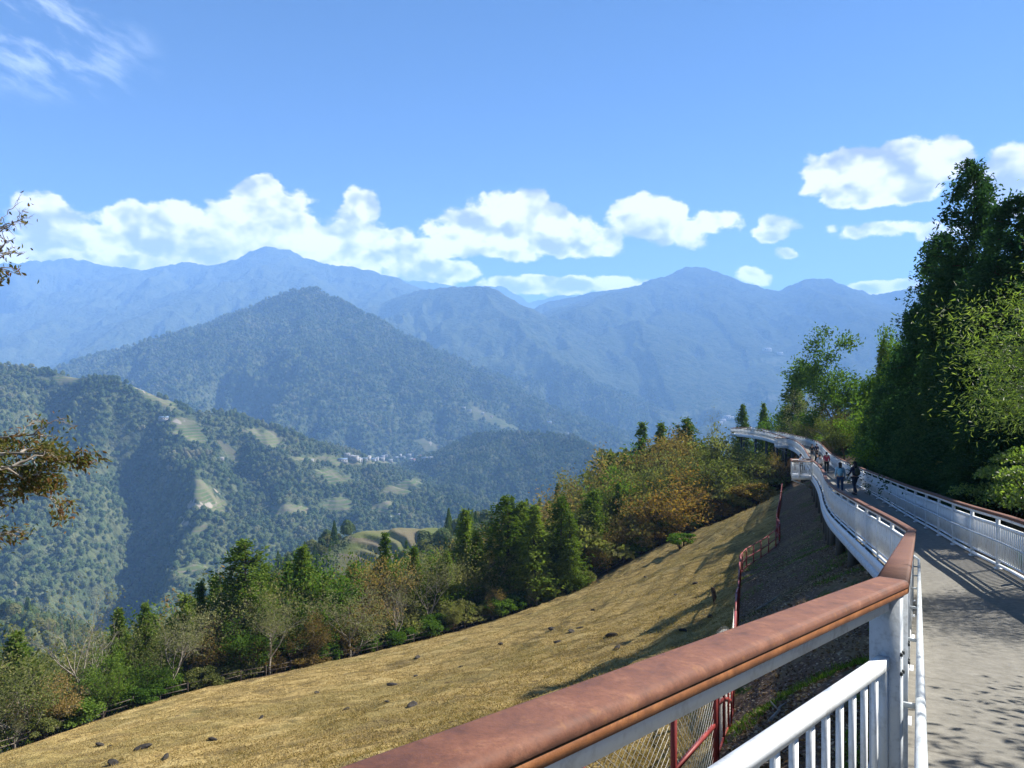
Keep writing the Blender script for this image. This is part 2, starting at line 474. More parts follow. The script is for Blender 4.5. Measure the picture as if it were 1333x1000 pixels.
# ------------------------------------------------------------------ near ground: thin-plate surface through measured points
CP = [P(931, 995, 10.8), P(940, 979, 12.4), P(948, 954, 14.4), P(954, 945, 16.4), P(962, 805, 29), P(967, 742, 45), P(1014, 709, 50), P(1017, 645, 76),
      P(1088, 757, 21), P(1078, 716, 31), P(1068, 707, 42), P(1063, 674, 52),
      (2.5, 6, -4.7), (5.0, 12.5, -4.6), (0, 2, -4.6), (6, 0, -3.8), (-3, -10, -4.5), (-10, 0, -7.4), (-20, -15, -9), (-40, -15, -17), (-35, 15, -17.5), (-60, 20, -28), (-70, -20, -29),
      (14, 8, -3.2), (20, 10, -1.8), (35, 0, 5), (25, -15, 0), (20, 30, -4.2), (30, 30, 0), (55, 20, 11), (30, 58, -6.2), (45, 60, 0), (48, 100, -7), (62, 100, 1), (65, 145, -6), (80, 60, 12), (95, 130, 6), (90, 0, 20),
      (-3.2, 19.5, -9.7), (-21.6, 35, -17.6), (-29, 44, -21.3), (-26, 60, -24.3), (-15, 70, -25), (-5.3, 80, -25.6), (8.4, 90, -23.6), (19.3, 95, -19.5), (28.8, 98, -16.7), (35, 100, -14),
      (2, 45, -15.2), (-10, 40, -16.8), (5, 65, -18.6), (20, 75, -15.0), (9, 30, -8.5), (27, 88, -14.4),
      (24, 125, -20.5), (12, 125, -24), (4, 125, -29), (-5, 120, -33), (-20, 110, -38), (-40, 90, -39), (-55, 60, -36), (-70, 100, -54), (43, 150, -17), (30, 165, -26), (0, 165, -44), (-50, 150, -62), (-100, 60, -56), (-110, 150, -85)]
CP = np.array(CP)
def _tps(P0, lam=0.3):
    n = len(P0)
    d = np.hypot(P0[:, None, 0] - P0[None, :, 0], P0[:, None, 1] - P0[None, :, 1])
    K = np.where(d > 0, d * d * np.log(d + 1e-12), 0) + np.eye(n) * lam
    A = np.zeros((n + 3, n + 3))
    A[:n, :n] = K; A[:n, n] = 1; A[:n, n + 1:n + 3] = P0[:, :2]
    A[n:, :n] = A[:n, n:].T
    return np.linalg.solve(A, np.concatenate([P0[:, 2], [0, 0, 0]]))
_w = _tps(CP, 4.0)
def near_height(X, Y):
    X = np.asarray(X, float); Y = np.asarray(Y, float)
    out = _w[-3] + _w[-2] * X + _w[-1] * Y
    for i in range(len(CP)):
        d2 = (X - CP[i, 0]) ** 2 + (Y - CP[i, 1]) ** 2
        out = out + _w[i] * 0.5 * d2 * np.log(d2 + 1e-12)
    return out
def gz(x, y):
    return float(near_height(np.array([x]), np.array([y]))[0])

# far sheet: polar grid around the viewpoint
NU, NY = 1060, 900
uu = np.linspace(-330, 1660, NU)
yy = 118 * (14800 / 118) ** (np.linspace(0, 1, NY))
GY = np.repeat(yy[:, None], NU, 1)
GX = (uu[None, :] - 666.5) / 1000 * GY
HF = far_height(GX, GY)
k = 1 - sstep(GY, 125, 185)
HN = near_height(GX[:140], GY[:140])
HF[:140] = HF[:140] * (1 - k[:140]) + (HN - 0.6) * k[:140]

def sample_far(x, y):
    """height of the far sheet at points (bilinear)"""
    x = np.asarray(x, float); y = np.asarray(y, float)
    r = np.log(y / 118) / math.log(14800 / 118) * (NY - 1)
    c = ((x / y) * 1000 + 666.5 + 330) / 1990 * (NU - 1)
    r = np.clip(r, 0, NY - 1.001); c = np.clip(c, 0, NU - 1.001)
    i = r.astype(int); j = c.astype(int); fr = r - i; fc = c - j
    return (HF[i, j] * (1 - fr) * (1 - fc) + HF[i + 1, j] * fr * (1 - fc) + HF[i, j + 1] * (1 - fr) * fc + HF[i + 1, j + 1] * fr * fc)

# ------------------------------------------------------------------ materials of the land
def new_mat(name):
    m = bpy.data.materials.new(name)
    m.use_nodes = True
    m.node_tree.nodes.clear()
    return m, NT(m.node_tree)
def finish(t, shader, disp=None):
    o = t.n('ShaderNodeOutputMaterial', {'Surface': shader})
    return o

def hills_mat():
    m, t = new_mat('forested_mountain')
    pos = t.n('ShaderNodeNewGeometry').outputs['Position']
    att = t.n('ShaderNodeAttribute', attribute_name='field')
    big = t.noise(pos, 0.004, 5, 0.6)
    med = t.noise(pos, 0.03, 5, 0.65)
    forest = t.mix(t.maprange(big, 0.35, 0.65), (0.050, 0.078, 0.034), (0.090, 0.115, 0.046))
    forest = t.mix(t.maprange(med, 0.35, 0.7), forest, (0.125, 0.135, 0.065))
    f2 = t.noise(pos, 0.02, 3, 0.5)
    field = t.ramp(f2, [(0.35, (0.10, 0.14, 0.045)), (0.5, (0.15, 0.17, 0.065)), (0.62, (0.20, 0.19, 0.10)), (0.75, (0.12, 0.16, 0.05))])
    # terraces: level steps in the colour of bare risers
    wv = t.n('ShaderNodeTexWave', {'Vector': pos, 'Scale': 0.055, 'Distortion': 2.5, 'Detail': 2, 'Detail Scale': 0.2}, wave_type='BANDS', bands_direction='Z', wave_profile='SAW').outputs[1]
    field = t.mix(t.maprange(wv, 0.55, 0.9), field, (0.20, 0.17, 0.11))
    fac = t.maprange(t.m('ADD', att.outputs['Fac'], t.m('MULTIPLY', t.m('SUBTRACT', t.noise(pos, 0.03, 4, 0.6), 0.5), 0.5)), 0.42, 0.55)
    col = t.mix(fac, forest, field)
    bare = t.n('ShaderNodeAttribute', attribute_name='bare').outputs['Fac']
    col = t.mix(t.maprange(t.m('ADD', bare, t.m('MULTIPLY', t.m('SUBTRACT', med, 0.5), 0.6)), 0.45, 0.6), col, (0.36, 0.31, 0.24))
    vor = t.n('ShaderNodeTexVoronoi', {'Vector': pos, 'Scale': 0.075, 'Randomness': 1.0}).outputs[0]
    vor2 = t.n('ShaderNodeTexVoronoi', {'Vector': pos, 'Scale': 0.028, 'Randomness': 1.0}).outputs[0]
    hgt = t.m('ADD', t.m('MULTIPLY', vor, -6.0), t.m('MULTIPLY', t.noise(pos, 0.02, 6, 0.7), 26.0))
    hgt = t.m('ADD', hgt, t.m('MULTIPLY', vor2, -9.0))
    bmp = t.n('ShaderNodeBump', {'Strength': t.m('MULTIPLY_ADD', fac, -0.75, 0.9), 'Distance': 1.0, 'Height': hgt})
    b = t.n('ShaderNodeBsdfDiffuse', {'Color': col, 'Roughness': 1.0, 'Normal': bmp.outputs[0]})
    finish(t, b.outputs[0])
    return m
M_HILLS = hills_mat()

# masks on the far sheet: open fields and bare earth, given at their places on the slopes
def ell(u, v, ru, rv, ang=0.0):
    return (u, v, ru, rv, math.radians(ang))
U_ = GX / GY * 1000 + 666.5
V_ = 500 - HF / GY * 1000
WU = 22 * fbm(GX / 110, GY / 110, 4, 61) + 10 * fbm(GX / 30, GY / 30, 3, 64); WV = 9 * fbm(GX / 90, GY / 90, 4, 62) + 5 * fbm(GX / 25, GY / 25, 3, 65)
WN = fbm(GX / 60, GY / 60, 3, 66)
def mask(els, ymin, ymax):
    # ellipses are measured on the slope that is seen there, then limited to that hill by its distance
    out = np.zeros_like(HF)
    for (u, v, ru, rv, a) in els:
        du = U_ + WU - u; dv = V_ + WV - v
        c, s = math.cos(a), math.sin(a)
        x = (du * c + dv * s) / ru; y = (-du * s + dv * c) / rv
        out = np.maximum(out, np.exp(-(x * x + y * y) * 0.9) * (0.75 + 0.35 * WN))
    return out * ((GY > ymin) & (GY < ymax))
fieldm = mask([ell(240, 560, 45, 14, 30), ell(200, 515, 60, 8, 32), ell(80, 495, 40, 9, 5), ell(262, 640, 36, 16, 40), ell(300, 590, 40, 8, 40), ell(350, 570, 50, 8, 20),
               ell(270, 650, 40, 14, 25), ell(255, 690, 22, 10, -30), ell(370, 665, 38, 12, 0), ell(430, 620, 34, 12, 20), ell(440, 655, 26, 12, 0), ell(525, 635, 36, 12, -20),
               ell(420, 600, 60, 6, 8), ell(480, 600, 60, 5, 3), ell(250, 740, 30, 8, -10), ell(500, 660, 20, 9, -10)], 900, 2700)
fieldm = np.maximum(fieldm, mask([ell(640, 545, 50, 8, 25), ell(560, 580, 20, 9, 30), ell(620, 535, 22, 6, 20)], 2900, 4200))
fieldm = np.maximum(fieldm, 0.8 * mask([ell(1000, 470, 60, 8, 0), ell(900, 540, 80, 8, -20), ell(1000, 520, 90, 7, -15), ell(960, 550, 60, 8, -10)], 3500, 6500))
barem = mask([ell(222, 548, 12, 5, 10), ell(268, 655, 22, 4, 12), ell(250, 662, 18, 6, -25), ell(240, 680, 8, 8, 0), ell(190, 510, 22, 2.5, 32), ell(278, 640, 20, 3, 30), ell(565, 578, 7, 5, 0)], 900, 3600)
# terraces on the near shoulder
xt = (GX - P(535, 695, 385)[0]) / 34; yt = (GY - 385) / 48
terr = np.exp(-(xt ** 2 + yt ** 2) * 0.9) * (GY < 480) * (GY > 250)
fieldm = np.maximum(fieldm, np.clip(terr * 1.35, 0, 1))
# real steps in the terraces
st = 2.6
zz = HF / st
stepz = (np.floor(zz) + sstep(zz - np.floor(zz), 0.62, 1.0)) * st
wt_ = sstep(terr, 0.45, 0.6)
HF = HF * (1 - wt_) + stepz * wt_

def grid_faces(nr, nc):
    i = np.arange(nr - 1)[:, None] * nc + np.arange(nc - 1)[None, :]
    return np.stack([i, i + 1, i + 1 + nc, i + nc], -1).reshape(-1, 4)

hv = np.stack([GX, GY, HF], -1).reshape(-1, 3)
hills = mesh_obj('hills', hv, grid_faces(NY, NU), M_HILLS, smooth=True)
tag(hills, kind='structure')
for nm, arr in (('field', fieldm), ('bare', barem)):
    a = hills.data.attributes.new(nm, 'FLOAT', 'POINT')
    a.data.foreach_set('value', arr.astype(np.float32).ravel())

# ------------------------------------------------------------------ near ground
FENCE_R = [(-1.6, 3.2), (-0.5, 5.2), (0.75, 7.4), P(917, 0, 8.8)[:2], P(931, 0, 10.8)[:2], P(940, 0, 12.4)[:2], P(948, 0, 14.4)[:2], P(953, 0, 16.6)[:2], P(957, 0, 20)[:2], P(960, 0, 25)[:2], P(962, 0, 31)[:2], P(964, 0, 38)[:2], P(967, 0, 45)[:2], P(990, 0, 47.5)[:2], P(1014, 0, 50)[:2], P(1011, 0, 55)[:2], P(1013, 0, 62)[:2], P(1016, 0, 70)[:2], P(1018, 0, 78)[:2]]
TREELINE = [P(-40, 0, 45)[:2], P(20, 0, 49)[:2], P(110, 0, 54)[:2], P(230, 0, 60)[:2], P(340, 0, 65)[:2], P(450, 0, 70)[:2], P(600, 0, 80)[:2], P(690, 0, 85)[:2], P(760, 0, 90)[:2], P(870, 0, 95)[:2], P(960, 0, 98)[:2], P(1010, 0, 100)[:2]]

def signed_dist(X, Y, line):
    """distance to a polyline, positive on its left (seen walking along it)"""
    best = np.full(X.shape, 1e9); sg = np.ones(X.shape)
    for (x0, y0), (x1, y1) in zip(line[:-1], line[1:]):
        dx, dy = x1 - x0, y1 - y0
        t = np.clip(((X - x0) * dx + (Y - y0) * dy) / (dx * dx + dy * dy), 0, 1)
        d = np.hypot(X - x0 - t * dx, Y - y0 - t * dy)
        side = np.sign(dx * (Y - y0) - dy * (X - x0))
        m = d < best
        best = np.where(m, d, best); sg = np.where(m, side, sg)
    return best * sg

NX0, NX1, NY0, NY1, NST = -90.0, 110.0, -30.0, 132.0, 0.42
gx = np.arange(NX0, NX1, NST); gy = np.arange(NY0, NY1, NST)
NGX, NGY = np.meshgrid(gx, gy)
NH = near_height(NGX, NGY)
far_line = [(-120, 10)] + [tuple(p) for p in TREELINE] + [(60, 110), (110, 120)]
dT = -signed_dist(NGX, NGY, far_line)               # >0 on our side of the trees
dF = signed_dist(NGX, NGY, [(-4, -3), (-2.7, 0)] + FENCE_R + [(30, 90), (36, 100)])   # >0 pasture side
past = sstep(dF, -0.4, 0.6) * sstep(dT, -1.0, 1.5)
# trodden contour steps, hummocks
g_ = 3.2 * fbm(NGX / 22, NGY / 22, 3, 40)
phase = (NH + 0.25 * g_ + 0.5 * fbm(NGX / 5, NGY / 5, 2, 43)) / 0.75
fr = phase - np.floor(phase)
tread = 0.16 * (sstep(fr, 0.55, 0.95) - fr)
NHr = NH + past * (0.45 * fbm(NGX / 14, NGY / 14, 3, 41) + 0.22 * fbm(NGX / 1.8, NGY / 1.8, 3, 42) + 2.2 * tread) + (1 - past) * (0.07 * fbm(NGX / 1.2, NGY / 1.2, 4, 44) + 0.1 * fbm(NGX / 5, NGY / 5, 2, 45))
far_w = 1 - sstep(NGY, 125, 131)
NHr = NHr - (1 - far_w) * 1.5

def ground_mat():
    m, t = new_mat('hillside_ground')
    pos = t.n('ShaderNodeNewGeometry').outputs['Position']
    pa = t.n('ShaderNodeAttribute', attribute_name='pasture').outputs['Fac']
    wd = t.n('ShaderNodeAttribute', attribute_name='wood').outputs['Fac']
    n1 = t.noise(pos, 0.35, 6, 0.65)
    n2 = t.noise(pos, 3.0, 5, 0.7)
    n3 = t.noise(pos, 14.0, 4, 0.7)
    n4 = t.noise(pos, 0.09, 4, 0.6)
    grass = t.ramp(n2, [(0.28, (0.165, 0.110, 0.042)), (0.42, (0.300, 0.215, 0.085)), (0.58, (0.410, 0.305, 0.125)), (0.8, (0.50, 0.395, 0.190))])
    grass = t.mix(t.maprange(n1, 0.52, 0.66), grass, (0.145, 0.112, 0.055))
    grass = t.mix(t.m('MULTIPLY', t.maprange(n4, 0.48, 0.62), 0.5), grass, (0.150, 0.135, 0.052))
    grass = t.mix(t.maprange(t.noise(pos, 1.1, 5, 0.7), 0.60, 0.70), grass, (0.115, 0.080, 0.045))
    mp = t.n('ShaderNodeMapping', {'Vector': pos, 'Rotation': (0, 0, math.radians(-45)), 'Scale': (0.10, 0.9, 0.0)}).outputs[0]
    band = t.noise(mp, 1.0, 5, 0.62)
    grass = t.mix(t.m('MULTIPLY', t.maprange(band, 0.50, 0.62), 0.75), grass, (0.175, 0.130, 0.058))
    grass = t.mix(t.m('MULTIPLY', t.maprange(band, 0.46, 0.34), 0.6), grass, (0.48, 0.37, 0.165))
    grass = t.mix(t.maprange(n3, 0.62, 0.72), grass, (0.10, 0.07, 0.035))
    grav = t.ramp(n3, [(0.30, (0.19, 0.140, 0.100)), (0.5, (0.36, 0.275, 0.205)), (0.62, (0.50, 0.40, 0.31)), (0.75, (0.60, 0.52, 0.43))])
    vor = t.n('ShaderNodeTexVoronoi', {'Vector': pos, 'Scale': 9.0, 'Randomness': 1.0})
    grav = t.mix(t.maprange(vor.outputs[0], 0.1, 0.45), grav, (0.17, 0.120, 0.085))
    grav = t.mix(t.maprange(n1, 0.50, 0.62), grav, (0.24, 0.18, 0.11))
    moss = t.m('MULTIPLY', t.maprange(t.noise(pos, 0.45, 4, 0.65, 0.5), 0.55, 0.62), t.maprange(n2, 0.38, 0.55))
    grav = t.mix(t.m('MULTIPLY', moss, 0.85), grav, (0.085, 0.145, 0.028))
    col = t.mix(t.maprange(t.m('MULTIPLY_ADD', t.m('SUBTRACT', n2, 0.5), 0.7, pa), 0.35, 0.65), grav, grass)
    litter = t.ramp(n3, [(0.3, (0.030, 0.022, 0.014)), (0.55, (0.075, 0.050, 0.026)), (0.75, (0.14, 0.085, 0.04))])
    col = t.mix(wd, col, litter)
    h = t.m('ADD', t.m('MULTIPLY', n2, 0.14), t.m('ADD', t.m('MULTIPLY', n3, 0.055), t.m('MULTIPLY', vor.outputs[0], -0.035)))
    bmp = t.n('ShaderNodeBump', {'Strength': 1.0, 'Distance': 1.0, 'Height': h})
    b = t.n('ShaderNodeBsdfDiffuse', {'Color': col, 'Roughness': 1.0, 'Normal': bmp.outputs[0]})
    finish(t, b.outputs[0])
    return m
M_GROUND = ground_mat()
hillside = mesh_obj('hillside_ground', np.stack([NGX, NGY, NHr], -1).reshape(-1, 3), grid_faces(len(gy), len(gx)), M_GROUND, smooth=True)
tag(hillside, kind='structure')
dR = signed_dist(NGX, NGY, [(7, -30), (7.5, 0), (9, 8), (13, 20), (17, 30), (26, 50), (36, 75), (44, 100), (50, 132)])
wood = np.clip(np.maximum(1 - sstep(dT, -1.5, 0.6), 1 - sstep(dR, -1.0, 0.6)), 0, 1)
for nm, arr in (('pasture', past), ('wood', wood)):
    a = hillside.data.attributes.new(nm, 'FLOAT', 'POINT')
    a.data.foreach_set('value', arr.astype(np.float32).ravel())

def ground(x, y):
    if y < 124 and NX0 < x < NX1 - 1:
        c = (x - NX0) / NST; r = (y - NY0) / NST
        i, j = int(r), int(c); fr_, fc = r - i, c - j
        return float(NHr[i, j] * (1 - fr_) * (1 - fc) + NHr[i + 1, j] * fr_ * (1 - fc) + NHr[i, j + 1] * (1 - fr_) * fc + NHr[i + 1, j + 1] * fr_ * fc)
    if y < 119: return float(near_height(np.array([x]), np.array([y]))[0])
    return float(sample_far(np.array([x]), np.array([y]))[0])

# ------------------------------------------------------------------ walkway
def paint_mat(name, col, dirt, rough=0.5, scale=6.0, amount=0.5):
    m, t = new_mat(name)
    pos = t.n('ShaderNodeTexCoord').outputs['Object']
    n = t.noise(pos, scale, 6, 0.7)
    n2 = t.noise(pos, scale * 7, 4, 0.6)
    f = t.m('MULTIPLY', t.maprange(t.m('ADD', n, t.m('MULTIPLY', t.m('SUBTRACT', n2, 0.5), 0.5)), 0.45, 0.75), amount)
    c = t.mix(f, col, dirt)
    bmp = t.n('ShaderNodeBump', {'Strength': 0.25, 'Distance': 0.004, 'Height': n2})
    b = t.n('ShaderNodeBsdfPrincipled', {'Base Color': c, 'Roughness': rough, 'Normal': bmp.outputs[0]})
    b.inputs['Specular IOR Level'].default_value = 0.35
    finish(t, b.outputs[0])
    return m
M_WHITE = paint_mat('white_painted_steel', (0.64, 0.67, 0.68), (0.40, 0.40, 0.39), 0.55, 6, 0.7)
M_STEEL = paint_mat('grey_galvanised_steel', (0.42, 0.46, 0.485), (0.20, 0.21, 0.21), 0.55, 6, 0.75)
M_DARKSTEEL = paint_mat('dark_pillar_paint', (0.030, 0.036, 0.036), (0.018, 0.02, 0.02), 0.6, 3, 0.6)
M_RED = paint_mat('red_fence_paint', (0.22, 0.030, 0.026), (0.11, 0.03, 0.024), 0.55, 5, 0.5)
M_GREEN = paint_mat('green_plate_paint', (0.02, 0.30, 0.14), (0.02, 0.22, 0.10), 0.4, 5, 0.3)

def timber_mat(name='reddish_timber', tint=None):
    m, t = new_mat(name)
    pos = t.n('ShaderNodeTexCoord').outputs['Object']
    n = t.noise(pos, 9, 7, 0.75, 0.4)
    n2 = t.noise(pos, 55, 5, 0.75)
    n3 = t.noise(pos, 1.3, 3, 0.6)
    c = t.ramp(n, [(0.34, (0.064, 0.025, 0.015)), (0.46, (0.108, 0.042, 0.024)), (0.56, (0.134, 0.054, 0.031)), (0.68, (0.185, 0.085, 0.050))])
    c = t.mix(t.m('MULTIPLY', t.maprange(n2, 0.46, 0.66), 0.62), c, (0.075, 0.030, 0.018))
    c = t.mix(t.m('MULTIPLY', t.maprange(t.noise(pos, 22, 5, 0.7), 0.58, 0.70), 0.55), c, (0.19, 0.085, 0.030))
    c = t.mix(t.m('MULTIPLY', t.maprange(n3, 0.5, 0.7), 0.35), c, (0.14, 0.064, 0.042))
    if tint: c = t.mix(1.0, c, tint, 'MULTIPLY')
    bmp = t.n('ShaderNodeBump', {'Strength': 0.5, 'Distance': 0.003, 'Height': t.m('ADD', n2, t.m('MULTIPLY', n, 0.8))})
    b = t.n('ShaderNodeBsdfPrincipled', {'Base Color': c, 'Roughness': t.maprange(n, 0.3, 0.7, 0.62, 0.8, False), 'Normal': bmp.outputs[0]})
    b.inputs['Specular IOR Level'].default_value = 0.25
    finish(t, b.outputs[0])
    return m
M_TIMBER = timber_mat()
M_TIMBER_B = timber_mat('orange_brown_timber', (1.25, 1.15, 0.62))

def deck_mat():
    m, t = new_mat('worn_concrete_deck')
    pos = t.n('ShaderNodeTexCoord').outputs['Object']
    uv = t.n('ShaderNodeAttribute', attribute_name='along').outputs['Fac']
    n = t.noise(pos, 1.0, 5, 0.65)
    n2 = t.noise(pos, 9, 6, 0.75)
    n3 = t.noise(pos, 70, 3, 0.7)
    c = t.ramp(n2, [(0.25, (0.090, 0.084, 0.070)), (0.5, (0.148, 0.140, 0.118)), (0.7, (0.200, 0.190, 0.163))])
    c = t.mix(t.m('MULTIPLY', t.maprange(n, 0.5, 0.7), 0.35), c, (0.11, 0.10, 0.083))
    c = t.mix(t.m('MULTIPLY', t.maprange(n3, 0.52, 0.70), 0.5), c, (0.095, 0.086, 0.07))
    # broom marks across
    lines = t.n('ShaderNodeTexNoise', {'Vector': t.n('ShaderNodeCombineXYZ', {0: t.m('MULTIPLY', uv, 9.0), 1: t.m('MULTIPLY', n, 1.5), 2: 0.0}).outputs[0], 'Scale': 5.0, 'Detail': 3}).outputs[0]
    c = t.mix(t.m('MULTIPLY', t.maprange(lines, 0.52, 0.66), 0.28), c, (0.125, 0.116, 0.095))
    # construction joints every 2.4 m
    fr = t.m('FRACT', t.m('DIVIDE', uv, 2.4))
    jt = t.m('LESS_THAN', t.m('ABSOLUTE', t.m('SUBTRACT', fr, 0.5)), 0.004)
    c = t.mix(t.m('MULTIPLY', jt, 0.7), c, (0.07, 0.062, 0.05))
    edge = t.n('ShaderNodeAttribute', attribute_name='edge').outputs['Fac']
    c = t.mix(t.m('MULTIPLY', t.maprange(t.m('MULTIPLY_ADD', t.m('SUBTRACT', n2, 0.5), 0.25, edge), 0.86, 1.0), 0.7), c, (0.12, 0.105, 0.08))
    bmp = t.n('ShaderNodeBump', {'Strength': 0.6, 'Distance': 0.01, 'Height': t.m('ADD', n2, t.m('MULTIPLY', n3, 0.5))})
    b = t.n('ShaderNodeBsdfPrincipled', {'Base Color': c, 'Roughness': 0.85, 'Normal': bmp.outputs[0]})
    b.inputs['Specular IOR Level'].default_value = 0.25
    finish(t, b.outputs[0])
    return m
M_DECK = deck_mat()

def catmull(pts, step):
    pts = [Vector(p) for p in pts]
    out = []
    n = len(pts)
    for i in range(n - 1):
        p0 = pts[max(i - 1, 0)]; p1 = pts[i]; p2 = pts[i + 1]; p3 = pts[min(i + 2, n - 1)]
        k = max(1, int((p2 - p1).length / step))
        for j in range(k):
            s = j / k
            m1 = (p2 - p0) * 0.5 if i else (p2 - p1); m2 = (p3 - p1) * 0.5 if i < n - 2 else (p2 - p1)
            # keep tangents in proportion to this span
            L = (p2 - p1).length
            m1 = m1.normalized() * L; m2 = m2.normalized() * L
            s2, s3 = s * s, s * s * s
            out.append(p1 * (2 * s3 - 3 * s2 + 1) + m1 * (s3 - 2 * s2 + s) + p2 * (-2 * s3 + 3 * s2) + m2 * (s3 - s2))
    out.append(pts[-1])
    return out

def arcs(pts):
    s = [0.0]
    for a, b in zip(pts[:-1], pts[1:]): s.append(s[-1] + (b - a).to_2d().length)
    return s
def at_arc(pts, s, q):
    for i in range(len(s) - 1):
        if q <= s[i + 1] or i == len(s) - 2:
            t = (q - s[i]) / max(1e-6, s[i + 1] - s[i])
            return pts[i].lerp(pts[i + 1], t), (pts[i + 1] - pts[i]).normalized()

J = Vector((1.755, 3.545, -0.895))
dA = Vector((0.81, 1.0, -0.132)).normalized()
A0 = J - dA * 7.0
K = Vector(P(1187, 689, 14.0))
LEFT_B = [J, J.lerp(K, 0.5), K]
LEFT_C = catmull([K] + [Vector(P(*p)) for p in [(1163, 675, 16.2), (1134, 660, 19.5), (1104, 644, 24.2), (1085, 633, 29), (1076, 623.5, 34), (1072, 614, 40), (1067, 606.5, 48), (1062, 602, 55), (1058, 599, 60), (1051, 590, 75), (1045, 581, 90), (1036, 574, 104), (1020, 568.5, 118), (995, 561.5, 132), (972, 558.5, 143), (955, 557.3, 150)]], 1.0)
RIGHT = catmull([(1.0, -3.2, -0.35), (3.94, 2.36, -0.95), (6.6, 7.5, -1.78), (8.55, 11.8, -2.32)] + [Vector(P(*p)) for p in [(1312, 671, 15.2), (1275, 661, 17.2), (1245, 652, 19.5), (1221, 643.7, 22), (1186, 632.7, 26.7), (1150, 619.6, 34), (1128, 611.5, 40), (1106, 602.5, 51), (1089, 594.5, 63), (1079, 588, 76), (1072, 581, 90), (1066, 575.5, 101), (1054, 571, 111), (1035, 566.5, 123), (1012, 561.5, 137), (996, 559, 147)]], 1.0)
END = [Vector(P(955, 557.3, 150)), Vector(P(951, 557, 152.5)), Vector(P(975, 556, 156)), Vector(P(992, 558, 152)), Vector(P(996, 559, 147))]

RAIL_H = 1.15
WOOD = [(-0.071, -0.030), (-0.071, -0.015), (-0.065, -0.005), (-0.052, 0.0), (0.052, 0.0), (0.065, -0.005), (0.071, -0.015), (0.071, -0.030), (0.064, -0.0335), (-0.064, -0.0335)]
WOOD_BASE = [(-0.0675, -0.060), (-0.0675, -0.0345), (0.0675, -0.0345), (0.0675, -0.060)]

def off(p, d, side, dz=0.0):
    h = Vector((d.x, d.y, 0)).normalized()
    return p + Vector((h.y, -h.x, 0)) * side + Vector((0, 0, dz))

def panel(p, q, name, mat, parent, top=-0.335, bot=-0.95, pitch=0.14, bw=0.036):
    """one infill panel between two posts: two rails and upright flat bars"""
    mb = MB()
    d = q - p
    L = d.to_2d().length
    h = Vector((d.x, d.y, 0)).normalized()
    e0 = p + d * (0.05 / L); e1 = q - d * (0.05 / L)
    up = Vector((0, 0, 1))
    mb.bar(e0 + up * (top - 0.025), e1 + up * (top - 0.025), 0.05, 0.05)
    mb.bar(e0 + up * (bot + 0.02), e1 + up * (bot + 0.02), 0.04, 0.04)
    n = max(2, int(round((L - 0.1) / pitch)))
    for i in range(n):
        c = e0.lerp(e1, (i + 0.5) / n)
        mb.vbar(c, 0.014 if False else 0.018, bw, c.z + bot + 0.038, c.z + top - 0.048, (-h.y, h.x))
    return mb.build(name, mat, parent)

def railing(label, group, pts, spacing, pipe=True, ptop=-0.23, pbot=-0.985, pitch=0.13, pbw=0.05, inner=1, first=0.0, posts_at_ends=True, pipe_range=None, smooth_wood=False):
    pts = [Vector(p) for p in pts]
    s = arcs(pts); L = s[-1]
    org = pts[0].copy()
    root = empty('railing', org)
    tag(root, label, 'railing', group)
    rel = [p - org for p in pts]
    MB().profile(rel, WOOD).build('handrail', M_TIMBER, root)
    MB().profile(rel, WOOD_BASE).build('handrail_base', M_TIMBER_B, root)
    MB().profile(rel, [(-0.022, -0.128), (0.022, -0.128), (0.022, -0.0625), (-0.022, -0.0625)]).build('top_bar', M_WHITE, root)
    n = max(1, int(round(L / spacing)))
    stations = [at_arc(rel, s, L * i / n) for i in range(n + 1)]
    for i, (p, d) in enumerate(stations):
        if not posts_at_ends and i in (0, n): continue
        mb = MB()
        mb.vbar(p, 0.055, 0.075, p.z - RAIL_H - 0.16, p.z - 0.130, (d.x, d.y))
        mb.vbar(off(p, d, 0.0), 0.16, 0.13, p.z - RAIL_H - 0.01, p.z - RAIL_H + 0.012, (d.x, d.y))
        mb.build('post', M_WHITE, root)
    for (p, d), (q, e) in zip(stations[:-1], stations[1:]):
        panel(p, q, 'baluster_panel', M_WHITE, root, ptop, pbot, pitch, pbw)
    # kerb tube along the foot and inner hand tube
    MB().tube([off(p, at_arc(rel, s, si)[1] if si < L else (rel[-1] - rel[-2]), 0.0, -RAIL_H + 0.075) for p, si in zip(rel, s)], 0.032, 8).build('foot_tube', M_WHITE, root, smooth=True)
    if pipe:
        lo, hi = pipe_range or (0, L)
        ps = [off(p, (rel[min(i + 1, len(rel) - 1)] - rel[max(i - 1, 0)]), inner * 0.115, -0.55) for i, (p, si) in enumerate(zip(rel, s)) if lo <= si <= hi]
        MB().tube(ps, 0.021, 8).build('lower_handrail', M_STEEL, root, smooth=True)
        for (p, d) in stations:
            mb = MB()
            mb.bar(off(p, d, inner * 0.035, -0.575), off(p, d, inner * 0.115, -0.575), 0.02, 0.02)
            mb.build('bracket', M_STEEL, root)
    return root

GR = 'white railings with timber tops along the elevated walkway'
ra = railing('near bay railing whose rusty red timber handrail crosses the foreground', GR, [A0, J - dA * 0.005], 3.5, pipe=False, ptop=-0.335, pbot=-0.95, pitch=0.165, pbw=0.042, posts_at_ends=False)
